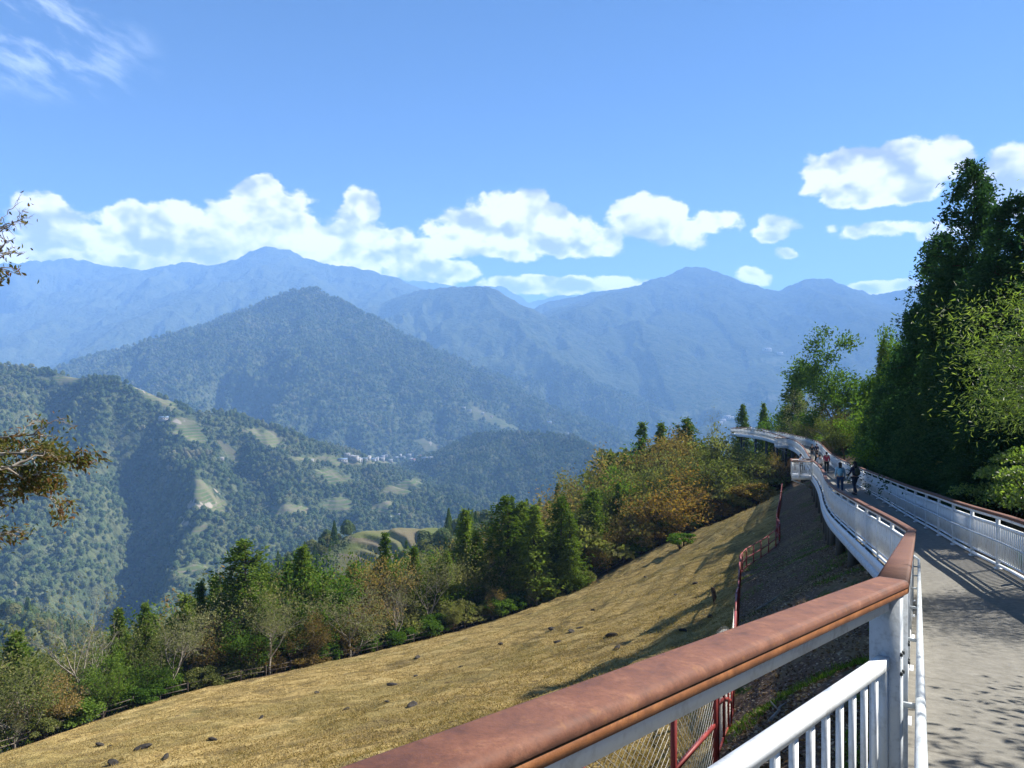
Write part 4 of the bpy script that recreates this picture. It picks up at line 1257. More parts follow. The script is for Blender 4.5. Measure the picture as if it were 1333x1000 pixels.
cedars = [(319, 701, 70, 'cedar4', 1.2, 'tallest pointed cedar left of centre, rising above the pale trees'),
 (394, 709, 76, 'cedar1', 1.0, 'slim cedar just right of the tallest pointed cedar'), (375, 731, 78, 'cedar5', 1.0, 'shorter cedar squeezed between two taller cedars left of centre'),
 (347, 733, 74, 'cedar4', .8, 'dark cedar close on the right of the tallest pointed cedar'), (279, 748, 72, 'cedar5', .8, 'small cedar left of the tallest pointed cedar'),
 (261, 757, 70, 'cedar2', .8, 'narrow small cedar top showing against the blue valley'), (240, 772, 67, 'cedar4', 1.0, 'round topped dark cedar at the left of the belt'),
 (154, 791, 62, 'cedar2', .9, 'thin cedar beside the tall bare pale tree'), (189, 784, 64, 'cedar3', .8, 'broad cedar half hidden behind pale branches at left'), (22, 821, 58, 'cedar1', 1.2, 'green cedar at the far left edge of the picture'),
 (501, 693, 84, 'cedar5', .9, 'cedar behind the round pale tree, under the terraced hill'), (539, 711, 82, 'cedar2', .9, 'slim cedar below the curved terraces'), (582, 716, 84, 'cedar3', .8, 'cedar with a split top right of the terraces'),
 (605, 662, 92, 'cedar1', .9, 'dark cedar right beside the terraces against the valley'), (620, 690, 88, 'cedar2', 1.0, 'cedar left of the tightly packed cedar group'),
 (661, 644, 90, 'cedar4', 1.1, 'broad tall cedar opening the packed group in the centre'), (680, 652, 91, 'cedar1', 1.0, 'second cedar of the packed group in the centre'),
 (695, 657, 87, 'cedar2', 1.25, 'bright sunlit cedar standing at the pasture edge'), (731, 644, 90, 'cedar4', 1.0, 'wide cedar right of the bright sunlit cedar'), (742, 668, 88, 'cedar5', 1.1, 'shaggy cedar whose foot touches the pasture'),
 (773, 637, 96, 'cedar4', 1.2, 'light green cedar in front of the brown scrub'), (805, 628, 99, 'cedar2', .9, 'small light green cedar left of the orange tree'),
 (836, 549, 128, 'cedar5', 1.1, 'left one of three cedars topping the wooded ridge'), (861, 550, 130, 'cedar2', 1.1, 'middle one of three cedars topping the wooded ridge'), (893, 543, 126, 'cedar4', 1.15, 'right one of three cedars topping the wooded ridge, widest')]
for (u, v, Y, k, w, lb) in cedars:
    plant_px(k, u, v, Y, lb, 'cedar', GC, wide=w * 1.15)
    LAND.append((u, Y, SHORT(lb)))
GB = 'trees and shrubs of the belt below the pasture'
for (u, v, Y, k, w, lb) in [
 (105, 748, 56, 'pale2', 1.2, 'tall bare pale tree on the left in front of the blue valley'),
 (452, 762, 71.5, 'pale1', 1.45, 'round bare tree with pale twigs at the pasture edge'),
 (225, 800, 61.5, 'pale1', 1.2, 'bare tree with twisted pale branches left of the tall cedar'),
 (350, 775, 66, 'pale1', 1.1, 'bare yellowish tree right of the tallest cedar at the fence'),
 (560, 720, 81, 'pale1', 1.0, 'thin grey twiggy tree between cedars left of centre'),
 (515, 735, 76, 'pale2', 1.1, 'upright bare tree with fine branches behind the fence'),
 (400, 800, 69, 'tanbr', .8, 'low brownish tree left of the round bare tree'),
 (640, 770, 83, 'tanbr', .8, 'tan twiggy shrub tree at the pasture edge'),
 (590, 790, 79.5, 'olive1', .8, 'low olive tree left of the tan shrub at the fence'),
 (700, 742, 85.5, 'pale1', .9, 'silvery open tree at the foot of the bright cedars'),
 (862, 614, 99, 'orange', 1.25, 'big round orange autumn tree on the wooded ridge'),
 (820, 668, 95, 'tanbr', 1.0, 'tan tree below the left side of the orange tree'),
 (880, 665, 97, 'tanbr', 1.0, 'tan and green scrub tree directly under the orange tree'),
 (775, 700, 92, 'tanbr', .9, 'pale tan tree between green cedar and pasture'),
 (840, 700, 95, 'olive1', .8, 'olive tree low on the bank near the pasture'),
 (920, 590, 112, 'olive1', 1.1, 'olive tree right of the three ridge cedars'),
 (940, 610, 104, 'tanbr', 1.0, 'tan scrub tree near the walkway side of the ridge'),
 (968, 588, 108, 'olive1', 1.0, 'yellow green rounded tree below the walkway end'),
 (1000, 592, 104, 'tanbr', .8, 'brown green tree beneath the far walkway'),
 (985, 625, 98, 'busht', 1.3, 'dark tangled shrub at the top corner of the pasture'),
 (925, 525, 135, 'pale2', .55, 'tall thin nearly bare tree left of the walkway end'),
 (967, 526, 165, 'cedar3', .9, 'dark cedar right behind the walkway end platform'),
 (994, 524, 160, 'cedar1', .8, 'dark cedar just right of the one behind the platform'),
 (60, 880, 53, 'tanbr', 1.0, 'rusty brown low tree at the lower left'),
 (20, 860, 51, 'olive2', 1.1, 'olive green tree in the lower left corner'),
 (130, 850, 56, 'green1', .8, 'green tree at the foot of the tall bare tree'),
 (95, 905, 54, 'bushg', 1.2, 'dark green shrub at the lower left fence'),
 (20, 930, 49.5, 'pale1', .8, 'bare pale shrub tree in the bottom left corner'),
 ]:
    plant_px(k, u, v, Y, lb, 'shrub' if k.startswith('bush') else 'tree', GB, wide=w)
    LAND.append((u, Y, SHORT(lb)))
plant(  'bushg', 18.2, 82.0, 1.7, 0.4, 'lone green shrub standing on the open pasture', 'shrub', sx=0.95)

# the rest of the belt
tl = [Vector((x, y, 0)) for x, y in TREELINE]
ta = arcs(tl)
def off_line(q, dist):
    p, d = at_arc(tl, ta, q)
    return p.x - d.y * dist, p.y + d.x * dist, d
q = 0.0
GF = {'cedar': ('green cedar', 'cedar'),
      'pale': ('pale twiggy tree', 'tree'),
      'tan': ('tan scrub tree', 'tree'),
      'olive': ('olive tree', 'tree'),
      'green': ('green leafy tree', 'tree'),
      'busho': ('olive shrub', 'shrub'), 'bushg': ('green shrub', 'shrub'), 'busht': ('brown shrub', 'shrub')}
nfill = 0
for row, (dist, step, hh) in enumerate([(1.6, 2.2, 2.4), (3.6, 2.9, 4.6), (6.5, 3.2, 7.0), (10.5, 3.6, 8.5), (15.5, 4.2, 9.5), (22, 5.0, 9.5), (30, 6.0, 9.5), (39, 7.2, 9)]):
    q = RT.uniform(0, 2)
    while q < ta[-1]:
        x, y, d = off_line(q, dist + RT.uniform(-1.3, 1.3))
        u = x / y * 1000 + 666.5
        h = hh * RT.uniform(0.75, 1.2)
        right = u > 740
        if row == 0:
            k = RT.choice(['busho', 'bushg', 'busht', 'busho', 'bushg'])
            if u < 120: h *= 0.8
        elif right:
            k = RT.choice(['tanbr', 'olive1', 'green1', 'tanbr', 'olive2', 'pale1', 'busho', 'olive2'])
            h *= 0.85 if row < 4 else 0.9
        else:
            k = RT.choice(['olive2', 'pale1', 'tanbr', 'olive1', 'pale2', 'green1', 'busho', 'olive2', 'cedar5']) if row < 3 else RT.choice(['cedar1', 'cedar2', 'cedar4', 'cedar5', 'cedar4', 'pale1', 'olive2', 'green1', 'cedar3', 'tanbr'])
            if u < 170: k = RT.choice(['olive2', 'cedar5', 'tanbr', 'pale1', 'olive2', 'cedar4', 'pale2']); h *= 0.75
        # keep under the skyline seen in the photograph
        sky_u = [(-200, 840), (0, 835), (70, 850), (130, 828), (180, 798), (240, 782), (300, 748), (400, 730), (470, 728), (540, 722), (600, 708), (640, 676), (700, 655), (760, 622), (800, 596), (840, 568), (900, 556), (950, 576), (1010, 596), (1060, 640)]
        vt = np.interp(u, [a for a, b in sky_u], [b for a, b in sky_u]) + RT.uniform(2, 16)
        lim = (500 - vt) / 1000 * y - ground(x, y)
        q += step * RT.uniform(0.75, 1.25)
        if lim < 1.4: continue
        if row > 2 and lim < 3: continue
        h = min(h, lim)
        if row > 1: h = max(h, min(lim, hh * 1.25))
        key = 'cedar' if k.startswith('cedar') else 'pale' if k.startswith('pale') else 'tan' if k == 'tanbr' else 'olive' if k.startswith('olive') else 'green' if k == 'green1' else k
        lb, ct = GF[key]
        lb = belt_label(lb, u, y, h)
        h0 = PROTO[k][1]
        sx = (h / h0) * RT.uniform(0.9, 1.25)
        if h / h0 < 0.7: sx = h / h0 * 1.3
        plant(k, x, y, h, None, lb, ct, GB, sx=sx)
        nfill += 1
print('belt fill', nfill)

def clear_Y(u, Y, need):
    a = (u - 666.5) / 1000
    while Y < 175:
        x = a * Y
        dd = min(math.hypot(p.x - x, p.y - Y) for p in RIGHT + END)
        rx = min((abs(p.y - Y), p.x) for p in RIGHT)[1] if Y < 147 else -1e9
        if dd > need and x > rx: return Y
        Y += 1.0
    return Y
RAD = {'green1': 3.3, 'green2': 4.2, 'pale1': 3.0, 'tanbr': 3.2, 'olive1': 3.2, 'cedar3': 2.7, 'cedar1': 2.3, 'olive2': 3.0, 'busho': 2.2, 'bushg': 2.0, 'bushfine': 2.0, 'busht': 2.2, 'dark1': 3.4, 'dark2': 3.2}
def push_out(k, u, v, Y, w, f=0.9):
    for _ in range(6):
        x_ = (u - 666.5) / 1000 * Y; sc_ = max(1.5, (500 - v) / 1000 * Y - ground(x_, Y)) / PROTO[k][1] * w
        Y = clear_Y(u, Y, RAD[k] * sc_ * f + 0.3)
    return Y
# right side: the dark cedars behind the railing
GD = 'tall dark cedars on the right of the walkway'
for (u, v, Y, k, w, lb) in [
 (1265, 205, 25, 'dark2', .72, 'tallest dark cedar, its top standing against the white cloud'),
 (1222, 300, 29, 'dark2', .72, 'dark cedar with open crown left of the tallest cedar'),
 (1240, 330, 27, 'dark1', .72, 'dense dark cedar in front of the open crowned one'),
 (1195, 395, 35, 'dark1', .8, 'dark cedar stepping down left of the tall ones'),
 (1172, 455, 42, 'dark1', .95, 'lower dark cedar over the right railing'),
 (1150, 500, 48, 'dark1', 1.1, 'small dark cedar where the cedars meet the green tree'),
 (1205, 470, 33, 'dark1', 1.1, 'bushy dark cedar in front, low behind the railing'),
 (1240, 480, 27, 'dark1', 1.1, 'bushy cedar near the railing below the tallest one'),
 (1322, 250, 27, 'dark1', 1.0, 'dark cedar top at the right edge against cloud'),
 (1300, 330, 24, 'dark1', 1.0, 'dark cedar behind the bright narrow leaved branches'),
 (1290, 500, 22, 'dark1', 1.3, 'dark low cedar behind the bright green bush'),
 (1345, 400, 22, 'dark1', 1.1, 'dark cedar at the right edge of the photo'),
 ]:
    if u < 1310: Y = push_out(k, u, v, Y, w, 1.0)
    plant_px(k, u, v, Y, lb, 'cedar', GD, wide=w)
GW = 'trees beside the far part of the walkway'
for (u, v, Y, k, w, lb) in [
 (1100, 440, 72, 'green2', 1.0, 'bright green spreading tree leaning over the walkway'),
 (1138, 446, 66, 'green2', .8, 'green leafy tree next to the dark cedars'),
 (1050, 505, 92, 'pale1', 1.0, 'bare greyish tree left of the bright green tree'),
 (1035, 488, 112, 'cedar3', 1.2, 'dark cedar mass behind the bare greyish tree'),
 (1080, 530, 84, 'tanbr', 1.0, 'orange brown tree above the far railing'),
 (1100, 545, 72, 'olive1', 1.1, 'olive tree close behind the right railing'),
 (1060, 540, 94, 'olive1', 1.0, 'yellow green tree behind the far railing bend'),
 (1150, 440, 70, 'cedar1', .7, 'small cedar peeping over between green tree and cedars'),
 (1018, 528, 125, 'green1', 1.0, 'dark green tree beside the far walkway'),
 (1135, 520, 60, 'green1', 1.0, 'green tree behind the right railing at the middle'),
 (1120, 560, 55, 'busho', 1.6, 'low brown shrub behind the right railing at the people'),
 (1155, 560, 44, 'green1', .9, 'dark leafy tree low behind the right railing'),
 (1318, 578, 19, 'bushfine', 1.0, 'bright green bush behind the right railing'),
 (1375, 560, 18, 'bushfine', 1.0, 'bright green bush cut off by the right edge'),
 ]:
    Y = push_out(k, u, v, Y, w)
    plant_px(k, u, v, Y, lb, 'shrub' if k.startswith('bush') else 'tree', GW, wide=w)
# understorey closing the wood on the right
for i in range(22):
    Y = RT.uniform(16, 110)
    rr0 = match_right(Vector((RIGHT[-1].x, Y, 0)))
    xr = min((abs(p.y - Y), p.x) for p in RIGHT)[1]
    x = xr + RT.uniform(3.4, 10)
    kk = RT.choice(['busho', 'bushg', 'bushg', 'dark1'])
    hh = RT.uniform(1.8, 3.6)
    plant(kk, x, Y, hh, None, ('low dark cedar' if kk == 'dark1' else 'olive shrub' if kk == 'busho' else 'green shrub') + ' in the shaded undergrowth behind the right railing, ' + ('beside the bright green bush' if x / Y > .58 else 'below the tallest cedar' if x / Y > .53 else 'right of the two walkers' if x / Y > .47 else 'level with the two walkers' if x / Y > .43 else 'beyond the two walkers'), 'shrub', 'undergrowth behind the right railing', sx=RT.uniform(0.7, 1.0) if kk != 'dark1' else 0.4)

# ------------------------------------------------------------------ woods too many to count: instanced crowns on a point cloud
def unlinked_crown(name, seed, n, R1, H1, size, mat, cone=False):
    rs = np.random.RandomState(seed)
    d = unit(rs.normal(size=(n, 3))); d[:, 2] = np.abs(d[:, 2]) * 1.15 - 0.15
    if cone:
        f = rs.uniform(0, 1, n) ** 0.75
        a = rs.uniform(0, 6.283, n)
        r = R1 * (1 - f) * (0.8 + 0.25 * np.sin(3 * a + 7 * f)) + 0.1
        C = np.stack([np.cos(a) * r, np.sin(a) * r, H1 * (0.08 + 0.92 * f)], -1)
        d = np.stack([np.cos(a), np.sin(a), 0 * a - 0.2], -1)
    else:
        lob = rs.normal(size=(7, 3)); lob[:, 2] = np.abs(lob[:, 2]); lob = unit(lob)
        k = (d @ lob.T).max(1)
        rr1 = 0.62 + 0.40 * k ** 3
        C = d * rr1[:, None] * np.array([R1, R1, H1 * 0.62]) + np.array([0, 0, H1 * 0.36])
        C += rs.normal(size=C.shape) * R1 * 0.05
    # leaf clumps lie roughly along the crown surface
    w = unit(np.cross(d, rs.normal(size=(n, 3)))); l = unit(np.cross(w, d) + 0.3 * rs.normal(size=(n, 3)))
    s = size * rs.uniform(0.6, 1.3, (n, 1))
    o = leaf_mesh(name, C, l * s * 0.5, w * s * 0.36, mat, None)
    COL.objects.unlink(o)
    return o

def scatter(name, pts, scl, sources, seed=0):
    me = bpy.data.meshes.new(name)
    me.vertices.add(len(pts)); me.vertices.foreach_set('co', np.asarray(pts, dtype=np.float32).ravel())
    me.update()
    a = me.attributes.new('scl', 'FLOAT', 'POINT'); a.data.foreach_set('value', np.asarray(scl, dtype=np.float32))
    rs = np.random.RandomState(seed)
    a = me.attributes.new('rot', 'FLOAT', 'POINT'); a.data.foreach_set('value', rs.uniform(0, 6.283, len(pts)).astype(np.float32))
    kk = rs.randint(0, len(sources), len(pts))
    a = me.attributes.new('kind', 'INT', 'POINT'); a.data.foreach_set('value', kk.astype(np.int32))
    o = bpy.data.objects.new(name, me); COL.objects.link(o)
    ng = bpy.data.node_groups.new(name, 'GeometryNodeTree')
    ng.interface.new_socket('Geometry', in_out='INPUT', socket_type='NodeSocketGeometry')
    ng.interface.new_socket('Geometry', in_out='OUTPUT', socket_type='NodeSocketGeometry')
    G = NT(ng)
    gi = G.n('NodeGroupInput'); go = G.n('NodeGroupOutput')
    def named(nm, tp): return G.n('GeometryNodeInputNamedAttribute', {0: nm}, data_type=tp).outputs[0]
    comb = G.n('ShaderNodeCombineXYZ', {2: named('rot', 'FLOAT')}).outputs[0]
    rot = G.n('FunctionNodeEulerToRotation', {0: comb}).outputs[0]
    jn = G.n('GeometryNodeJoinGeometry')
    for i, src in enumerate(sources):
        oi = G.n('GeometryNodeObjectInfo', {'Object': src, 'As Instance': True})
        cmp_ = G.n('FunctionNodeCompare', data_type='INT', operation='EQUAL')
        ng.links.new(named('kind', 'INT'), cmp_.inputs[2]); cmp_.inputs[3].default_value = i
        ip = G.n('GeometryNodeInstanceOnPoints', {'Points': gi.outputs[0], 'Selection': cmp_.outputs[0], 'Instance': oi.outputs['Geometry'], 'Rotation': rot, 'Scale': named('scl', 'FLOAT')})
        ng.links.new(ip.outputs[0], jn.inputs[0])
    ng.links.new(jn.outputs[0], go.inputs[0])
    md = o.modifiers.new('scatter', 'NODES'); md.node_group = ng
    tag(o, kind='stuff')
    return o

def far_leaf(stops):
    m, t = new_mat('far_canopy')
    g = t.n('ShaderNodeNewGeometry'); oi = t.n('ShaderNodeObjectInfo').outputs['Random']
    n = t.noise(g.outputs['Position'], 0.011, 4, 0.6)
    f = t.m('ADD', t.m('MULTIPLY', oi, 0.42), t.m('ADD', t.m('MULTIPLY', t.m('SUBTRACT', n, 0.5), 2.0), 0.29))
    c = t.ramp(f, stops)
    d = t.n('ShaderNodeBsdfDiffuse', {'Color': c, 'Roughness': 0.8}); tr = t.n('ShaderNodeBsdfTranslucent', {'Color': c})
    finish(t, t.n('ShaderNodeMixShader', {0: 0.2, 1: d.outputs[0], 2: tr.outputs[0]}).outputs[0])
    return m
L_FAR = far_leaf([(0.0, (0.060, 0.105, 0.040)), (0.4, (0.115, 0.165, 0.060)), (0.7, (0.175, 0.205, 0.085)), (1.0, (0.28, 0.26, 0.14))])
cr1 = unlinked_crown('canopy_tree', 1, 150, 5.2, 9.5, 2.7, L_FAR)
cr2 = unlinked_crown('canopy_tree', 2, 150, 4.4, 11.5, 2.5, L_FAR)
cr3 = unlinked_crown('canopy_cedar', 3, 150, 3.0, 14.0, 2.4, L_FAR, True)
def sample_idx(arr, x, y):
    r = np.log(y / 118) / math.log(14800 / 118) * (NY - 1); c = ((x / y) * 1000 + 666.5 + 330) / 1990 * (NU - 1)
    return arr[np.clip(r.round().astype(int), 0, NY - 1), np.clip(c.round().astype(int), 0, NU - 1)]
rsF = np.random.RandomState(5)
def wood_on(name, umin, umax, ymin, ymax, spacing, size, sources, keep=None, lo=0.5, hi=1.5):
    x0, x1 = min((umin - 666.5) / 1000 * ymin, (umin - 666.5) / 1000 * ymax), max((umax - 666.5) / 1000 * ymin, (umax - 666.5) / 1000 * ymax)
    xs = np.arange(x0, x1, spacing); ys = np.arange(ymin, ymax, spacing)
    X, Y = np.meshgrid(xs, ys)
    X = (X + rsF.uniform(-.5, .5, X.shape) * spacing).ravel(); Y = np.clip((Y + rsF.uniform(-.5, .5, Y.shape) * spacing).ravel(), ymin, ymax)
    u = X / Y * 1000 + 666.5
    m = (u > umin) & (u < umax)
    X, Y = X[m], Y[m]
    f = np.maximum(sample_idx(fieldm, X, Y), sample_idx(barem, X, Y)) + 0.22 * fbm(X / 40, Y / 40, 3, 71)
    m = f < 0.42
    m &= rsF.uniform(0, 1, len(X)) < 0.96
    if keep is not None: m &= keep(X, Y)
    X, Y = X[m], Y[m]
    # leave out what the slope hides: normals turned well away from the viewpoint
    e = spacing
    Z = sample_far(X, Y)
    gxx = (sample_far(X + e, Y) - sample_far(X - e, Y)) / (2 * e); gyy = (sample_far(X, Y + e) - sample_far(X, Y - e)) / (2 * e)
    n = np.stack([-gxx, -gyy, np.ones_like(gxx)], -1); n /= np.linalg.norm(n, axis=1, keepdims=True)
    v = np.stack([-X, -Y, -Z], -1); v /= np.linalg.norm(v, axis=1, keepdims=True)
    m = (n * v).sum(1) > -0.12
    X, Y, Z = X[m], Y[m], Z[m]
    s = size * rsF.uniform(lo, hi, len(X)) * (1 + 0.3 * fbm(X / 70, Y / 70, 2, 72))
    print(name, len(X))
    return scatter(name, np.stack([X, Y, Z - 1.0 * s], -1), s, sources, 3)
wood_on('hill_forest', -90, 860, 860, 2650, 9.0, 0.82, [cr1, cr2])
wood_on('mountain_forest', 60, 860, 2700, 4900, 17.0, 1.35, [cr1, cr2])
def not_terr(X, Y):
    xt = (X - P(535, 695, 385)[0]) / 34; yt = (Y - 385) / 48
    return np.exp(-(xt ** 2 + yt ** 2) * 0.9) < 0.42
cr4 = unlinked_crown('canopy_tree', 11, 900, 5.0, 9.5, 0.95, L_OLIVE)
cr5 = unlinked_crown('canopy_tree', 12, 900, 4.2, 10.5, 0.95, L_FAR)
cr6 = unlinked_crown('canopy_cedar', 13, 900, 2.8, 13.0, 0.9, L_CEDAR, True)
wood_on('slope_forest', -120, 760, 185, 640, 6.4, 0.80, [cr4, cr5, cr5, cr6], keep=not_terr)

# ------------------------------------------------------------------ trees close to the walkway
willow, _ = make_broad('overhanging_tree', 7.2, 3.0, 31, L_WILLOW, B_PALE, 40, 0.095, 5, 0.80, 0.62, clump=0.28, droop=0.18, aspect=0.17, fine=True, split=(4, 5), rootz=-0.8)
willow.location = (10.9, 12.9, ground(10.9, 12.9)); willow.rotation_euler = (0, 0, 0.6)
tag(willow, 'bright green narrow leaved tree hanging over the right railing', 'tree')
shade, _ = make_broad('shade_tree', 7.4, 2.2, 33, L_WILLOW, B_PALE, 15, 0.11, 5, 0.8, 0.36, clump=0.35, split=(3, 5), rootz=-0.8)
shade.location = (9.6, 6.2, ground(9.6, 6.2))
tag(shade, 'leafy tree outside the right edge dappling the near deck', 'tree')

def side_tree():
    rr_ = random.Random(91); rs = np.random.RandomState(91)
    bx, by = -9.7, 12.2
    root = empty('autumn_tree', (bx, by, ground(bx, by)))
    tag(root, 'tree at the left edge reaching in with rusty and green leaves', 'tree')
    o = root.location
    tr = MB(); lm = MB(); T = []; D = []; N_ = []
    top = Vector(P(-60, 230, 12.2)) - o
    tr.tube([(0, 0, -1.0), (0.1, 0, top.z * 0.35), (-0.1, 0.1, top.z * 0.7), tuple(Vector((0.1, 0, top.z)))], [0.20, 0.15, 0.10, 0.04], 8)
    tr.build('trunk', B_DARK, root, True)
    def twig(a, b, r, lev, leafy):
        a = Vector(a); b = Vector(b); n = 6; L = (b - a).length
        pts = [a]
        for i in range(1, n + 1):
            p = a.lerp(b, i / n) + Vector((rr_.gauss(0, 1), rr_.gauss(0, 1), rr_.gauss(0, 1))) * L * 0.035 * (0 if i == n else 1)
            p.z += math.sin(math.pi * i / n) * L * 0.06
            pts.append(p)
        lm.tube(pts, [r * (1 - 0.8 * i / n) for i in range(n + 1)], 4 if lev else 6, False)
        d = (b - a).normalized()
        if lev >= 3 or L < 0.22:
            k = 3 if leafy > 0.5 else 2
            for p in pts[2:]:
                for _ in range(k if leafy > 0 else 0):
                    if rr_.random() < leafy: T.append(tuple(p + Vector((rr_.gauss(0, .07), rr_.gauss(0, .07), rr_.gauss(0, .06))))); D.append(tuple(d + Vector((0, 0, -0.5))))
            return
        for i in range(5 if lev == 0 else 4):
            t = rr_.uniform(0.72 if lev == 0 else 0.35, 1.0); x = t * n; j = min(n - 1, int(x))
            q = pts[j].lerp(pts[j + 1], x - j)
            side = Vector((rr_.gauss(0, 1), rr_.gauss(0, 1), rr_.gauss(0, 0.8))).normalized()
            e = q + (d * 0.55 + side * 0.75).normalized() * L * rr_.uniform(0.16, 0.30) * (1.0 if lev == 0 else 1.9)
            twig(q, e, r * 0.5, lev + 1, leafy)
    def W_(u, v, Y=12.2): return Vector(P(u, v, Y)) - o
    def S_(v): return Vector((0, 0, (Vector(P(0, v, 12.2)) - o).z))
    for (vs_, u, v, Y, r, lf) in [(640, 60, 590, 12.0, .05, 1.0), (660, 38, 605, 11.6, .05, 1.0), (650, 8, 590, 12.6, .05, .9), (690, 30, 635, 12.1, .045, .9), (680, 0, 650, 11.8, .04, .8), (620, 50, 565, 12.4, .03, .25),
                              (780, -6, 700, 12.2, .035, .4),
                              (440, -12, 350, 12.0, .04, .5), (400, 12, 290, 12.2, .03, .06), (450, -10, 320, 12.0, .04, .15)]:
        twig(S_(vs_), W_(u, v, Y), r, 0, lf)
    lm.build('limbs', B_PALE, root)
    C = np.array(T); Dd = np.array(D)
    L_, Wd = spray(rs, C, Dd, 0.045, 0.36, 0.9)
    leaf_mesh_fine('crown', C, L_, Wd, L_RUSTY, root)
    print('side leaves', len(C))
side_tree()

# ------------------------------------------------------------------ pasture fence, stones, tufts, litter
M_WOOD = bark_mat('weathered_fence_wood', (0.07, 0.055, 0.045), (0.17, 0.145, 0.12))
pf_pts = []
q = 2.0
while q < ta[-1] - 4:
    x, y, d = off_line(q, 0.35); pf_pts.append(Vector((x, y, ground(x, y)))); q += 2.2
pf = empty('pasture_fence', pf_pts[0]); o = pf.location.copy()
tag(pf, 'low weathered wooden fence at the lower edge of the pasture', 'fence')
tilt_ = random.Random(3)
for p in pf_pts[:98]:
    mb = MB(); r = p - o
    mb.tube([(r.x, r.y, r.z - 0.4), (r.x + tilt_.uniform(-.06, .06), r.y + tilt_.uniform(-.06, .06), r.z + 0.95)], 0.045, 6)
    mb.build('post', M_WOOD, pf)
for hh in (0.42, 0.8):
    mb = MB()
    for a, b in zip(pf_pts[:-1], pf_pts[1:]):
        mb.bar(a - o + Vector((0, 0, hh + tilt_.uniform(-.05, .05))), b - o + Vector((0, 0, hh + tilt_.uniform(-.05, .05))), 0.03, 0.055)
    mb.build('rail', M_WOOD, pf)

def hit(u, v, y0=3.0, y1=118.0, step=0.25):
    Y = y0
    while Y < y1:
        x, _, z = P(u, v, Y)
        if ground(x, Y) >= z: return x, Y, ground(x, Y)
        Y += step * max(1, Y / 40)
    return None
def stone_mat():
    m, t = new_mat('dark_stone')
    pos = t.n('ShaderNodeTexCoord').outputs['Object']
    n = t.noise(pos, 4, 5, 0.7)
    c = t.ramp(n, [(0.3, (0.018, 0.016, 0.014)), (0.55, (0.05, 0.045, 0.04)), (0.75, (0.12, 0.11, 0.10))])
    finish(t, t.n('ShaderNodeBsdfDiffuse', {'Color': c}).outputs[0])
    return m
M_STONE = stone_mat()
def stone_mesh(seed, n=2):
    bm = bmesh.new(); bmesh.ops.create_icosphere(bm, subdivisions=n, radius=1.0)
    rs = np.random.RandomState(seed)
    pl = unit(rs.normal(size=(9, 3))); dd = rs.uniform(0.55, 0.9, 9)
    for v in bm.verts:
        c = np.array(v.co)
        for p_, d_ in zip(pl, dd):
            t_ = c @ p_
            if t_ > d_: c = c - p_ * (t_ - d_)
        v.co = Vector(c * np.array([1, 0.8, 0.6]))
    me = bpy.data.meshes.new('stone'); bm.to_mesh(me); bm.free(); me.materials.append(M_STONE)
    return me
sm = [stone_mesh(i) for i in range(5)]
SPOTS = [(719, 820, 1.1), (744, 824, 1.2), (755, 818, .8), (726, 837, .8), (796, 830, 1.1), (652, 839, .9), (544, 857, 1.3), (541, 881, .8), (510, 893, .9), (412, 903, .9), (503, 916, .6), (537, 919, 1.1), (804, 844, .7), (772, 795, .8),
         (277, 964, .8), (131, 971, 1.2), (143, 973, .7), (186, 976, 1.1), (216, 988, .9), (148, 995, 1.1), (690, 800, .6), (840, 752, .7), (880, 775, .8), (905, 760, .7), (600, 868, .5), (450, 925, .6), (340, 935, .5), (860, 805, .6), (925, 805, .8), (890, 822, .6)]
from itertools import cycle
SP_LAB = ['beside the tree belt side of the pasture', 'on the dry pasture']
for i, (u, v, s) in enumerate(SPOTS):
    h_ = hit(u, v)
    if not h_: continue
    x, y, z = h_
    me = sm[i % 5]
    ob = bpy.data.objects.new('stone', me); COL.objects.link(ob)
    sc_ = 0.22 * s * RT.uniform(.8, 1.2)
    ob.location = (x, y, z + sc_ * 0.2); ob.scale = (sc_ * RT.uniform(1.1, 2.0), sc_, sc_ * RT.uniform(0.6, 1.1)); ob.rotation_euler = (RT.uniform(-.3, .3), RT.uniform(-.3, .3), RT.uniform(0, 6.28))
    hz = 'lower left' if u < 200 else 'left' if u < 350 else 'left middle' if u < 560 else 'middle' if u < 700 else 'upper right' if v < 790 else 'far right' if u > 780 else 'right'
    tag(ob, f'{"large" if s > 1 else "small" if s < .75 else "mid sized"} dark stone lying on the {hz} part of the dry pasture', 'stone', 'stones scattered on the pasture')
h_ = hit(929, 788)
if h_:
    mb = MB(); mb.tube([(0, 0, -0.3), (0.03, 0, 0.35), (-0.04, 0.02, 0.75)], [0.13, 0.11, 0.09], 8)
    st_ = mb.build('tree_stump', B_DARK, None, True); st_.location = h_
    tag(st_, 'dark burnt stump standing up from the pasture near the red fence', 'stump')

def mini_mat(name, stops, island=1.0):
    return leaf_mat(name, stops, 0.2, island, 0.02)
M_TUFT = mini_mat('dry_grass_blades', [(0.0, (0.16, 0.105, 0.035)), (0.5, (0.32, 0.225, 0.080)), (1.0, (0.46, 0.355, 0.150))])
M_LITT = mini_mat('fallen_leaves', [(0.0, (0.07, 0.045, 0.025)), (0.5, (0.20, 0.13, 0.07)), (0.8, (0.36, 0.28, 0.18)), (1.0, (0.5, 0.42, 0.30))])
rs = np.random.RandomState(8)
def ground_arr(X, Y):
    c = (X - NX0) / NST; r = (Y - NY0) / NST
    i = r.astype(int); j = c.astype(int); a = r - i; b = c - j
    return NHr[i, j] * (1 - a) * (1 - b) + NHr[i + 1, j] * a * (1 - b) + NHr[i, j + 1] * (1 - a) * b + NHr[i + 1, j + 1] * a * b
def past_arr(A, X, Y):
    return A[((Y - NY0) / NST).astype(int), ((X - NX0) / NST).astype(int)]
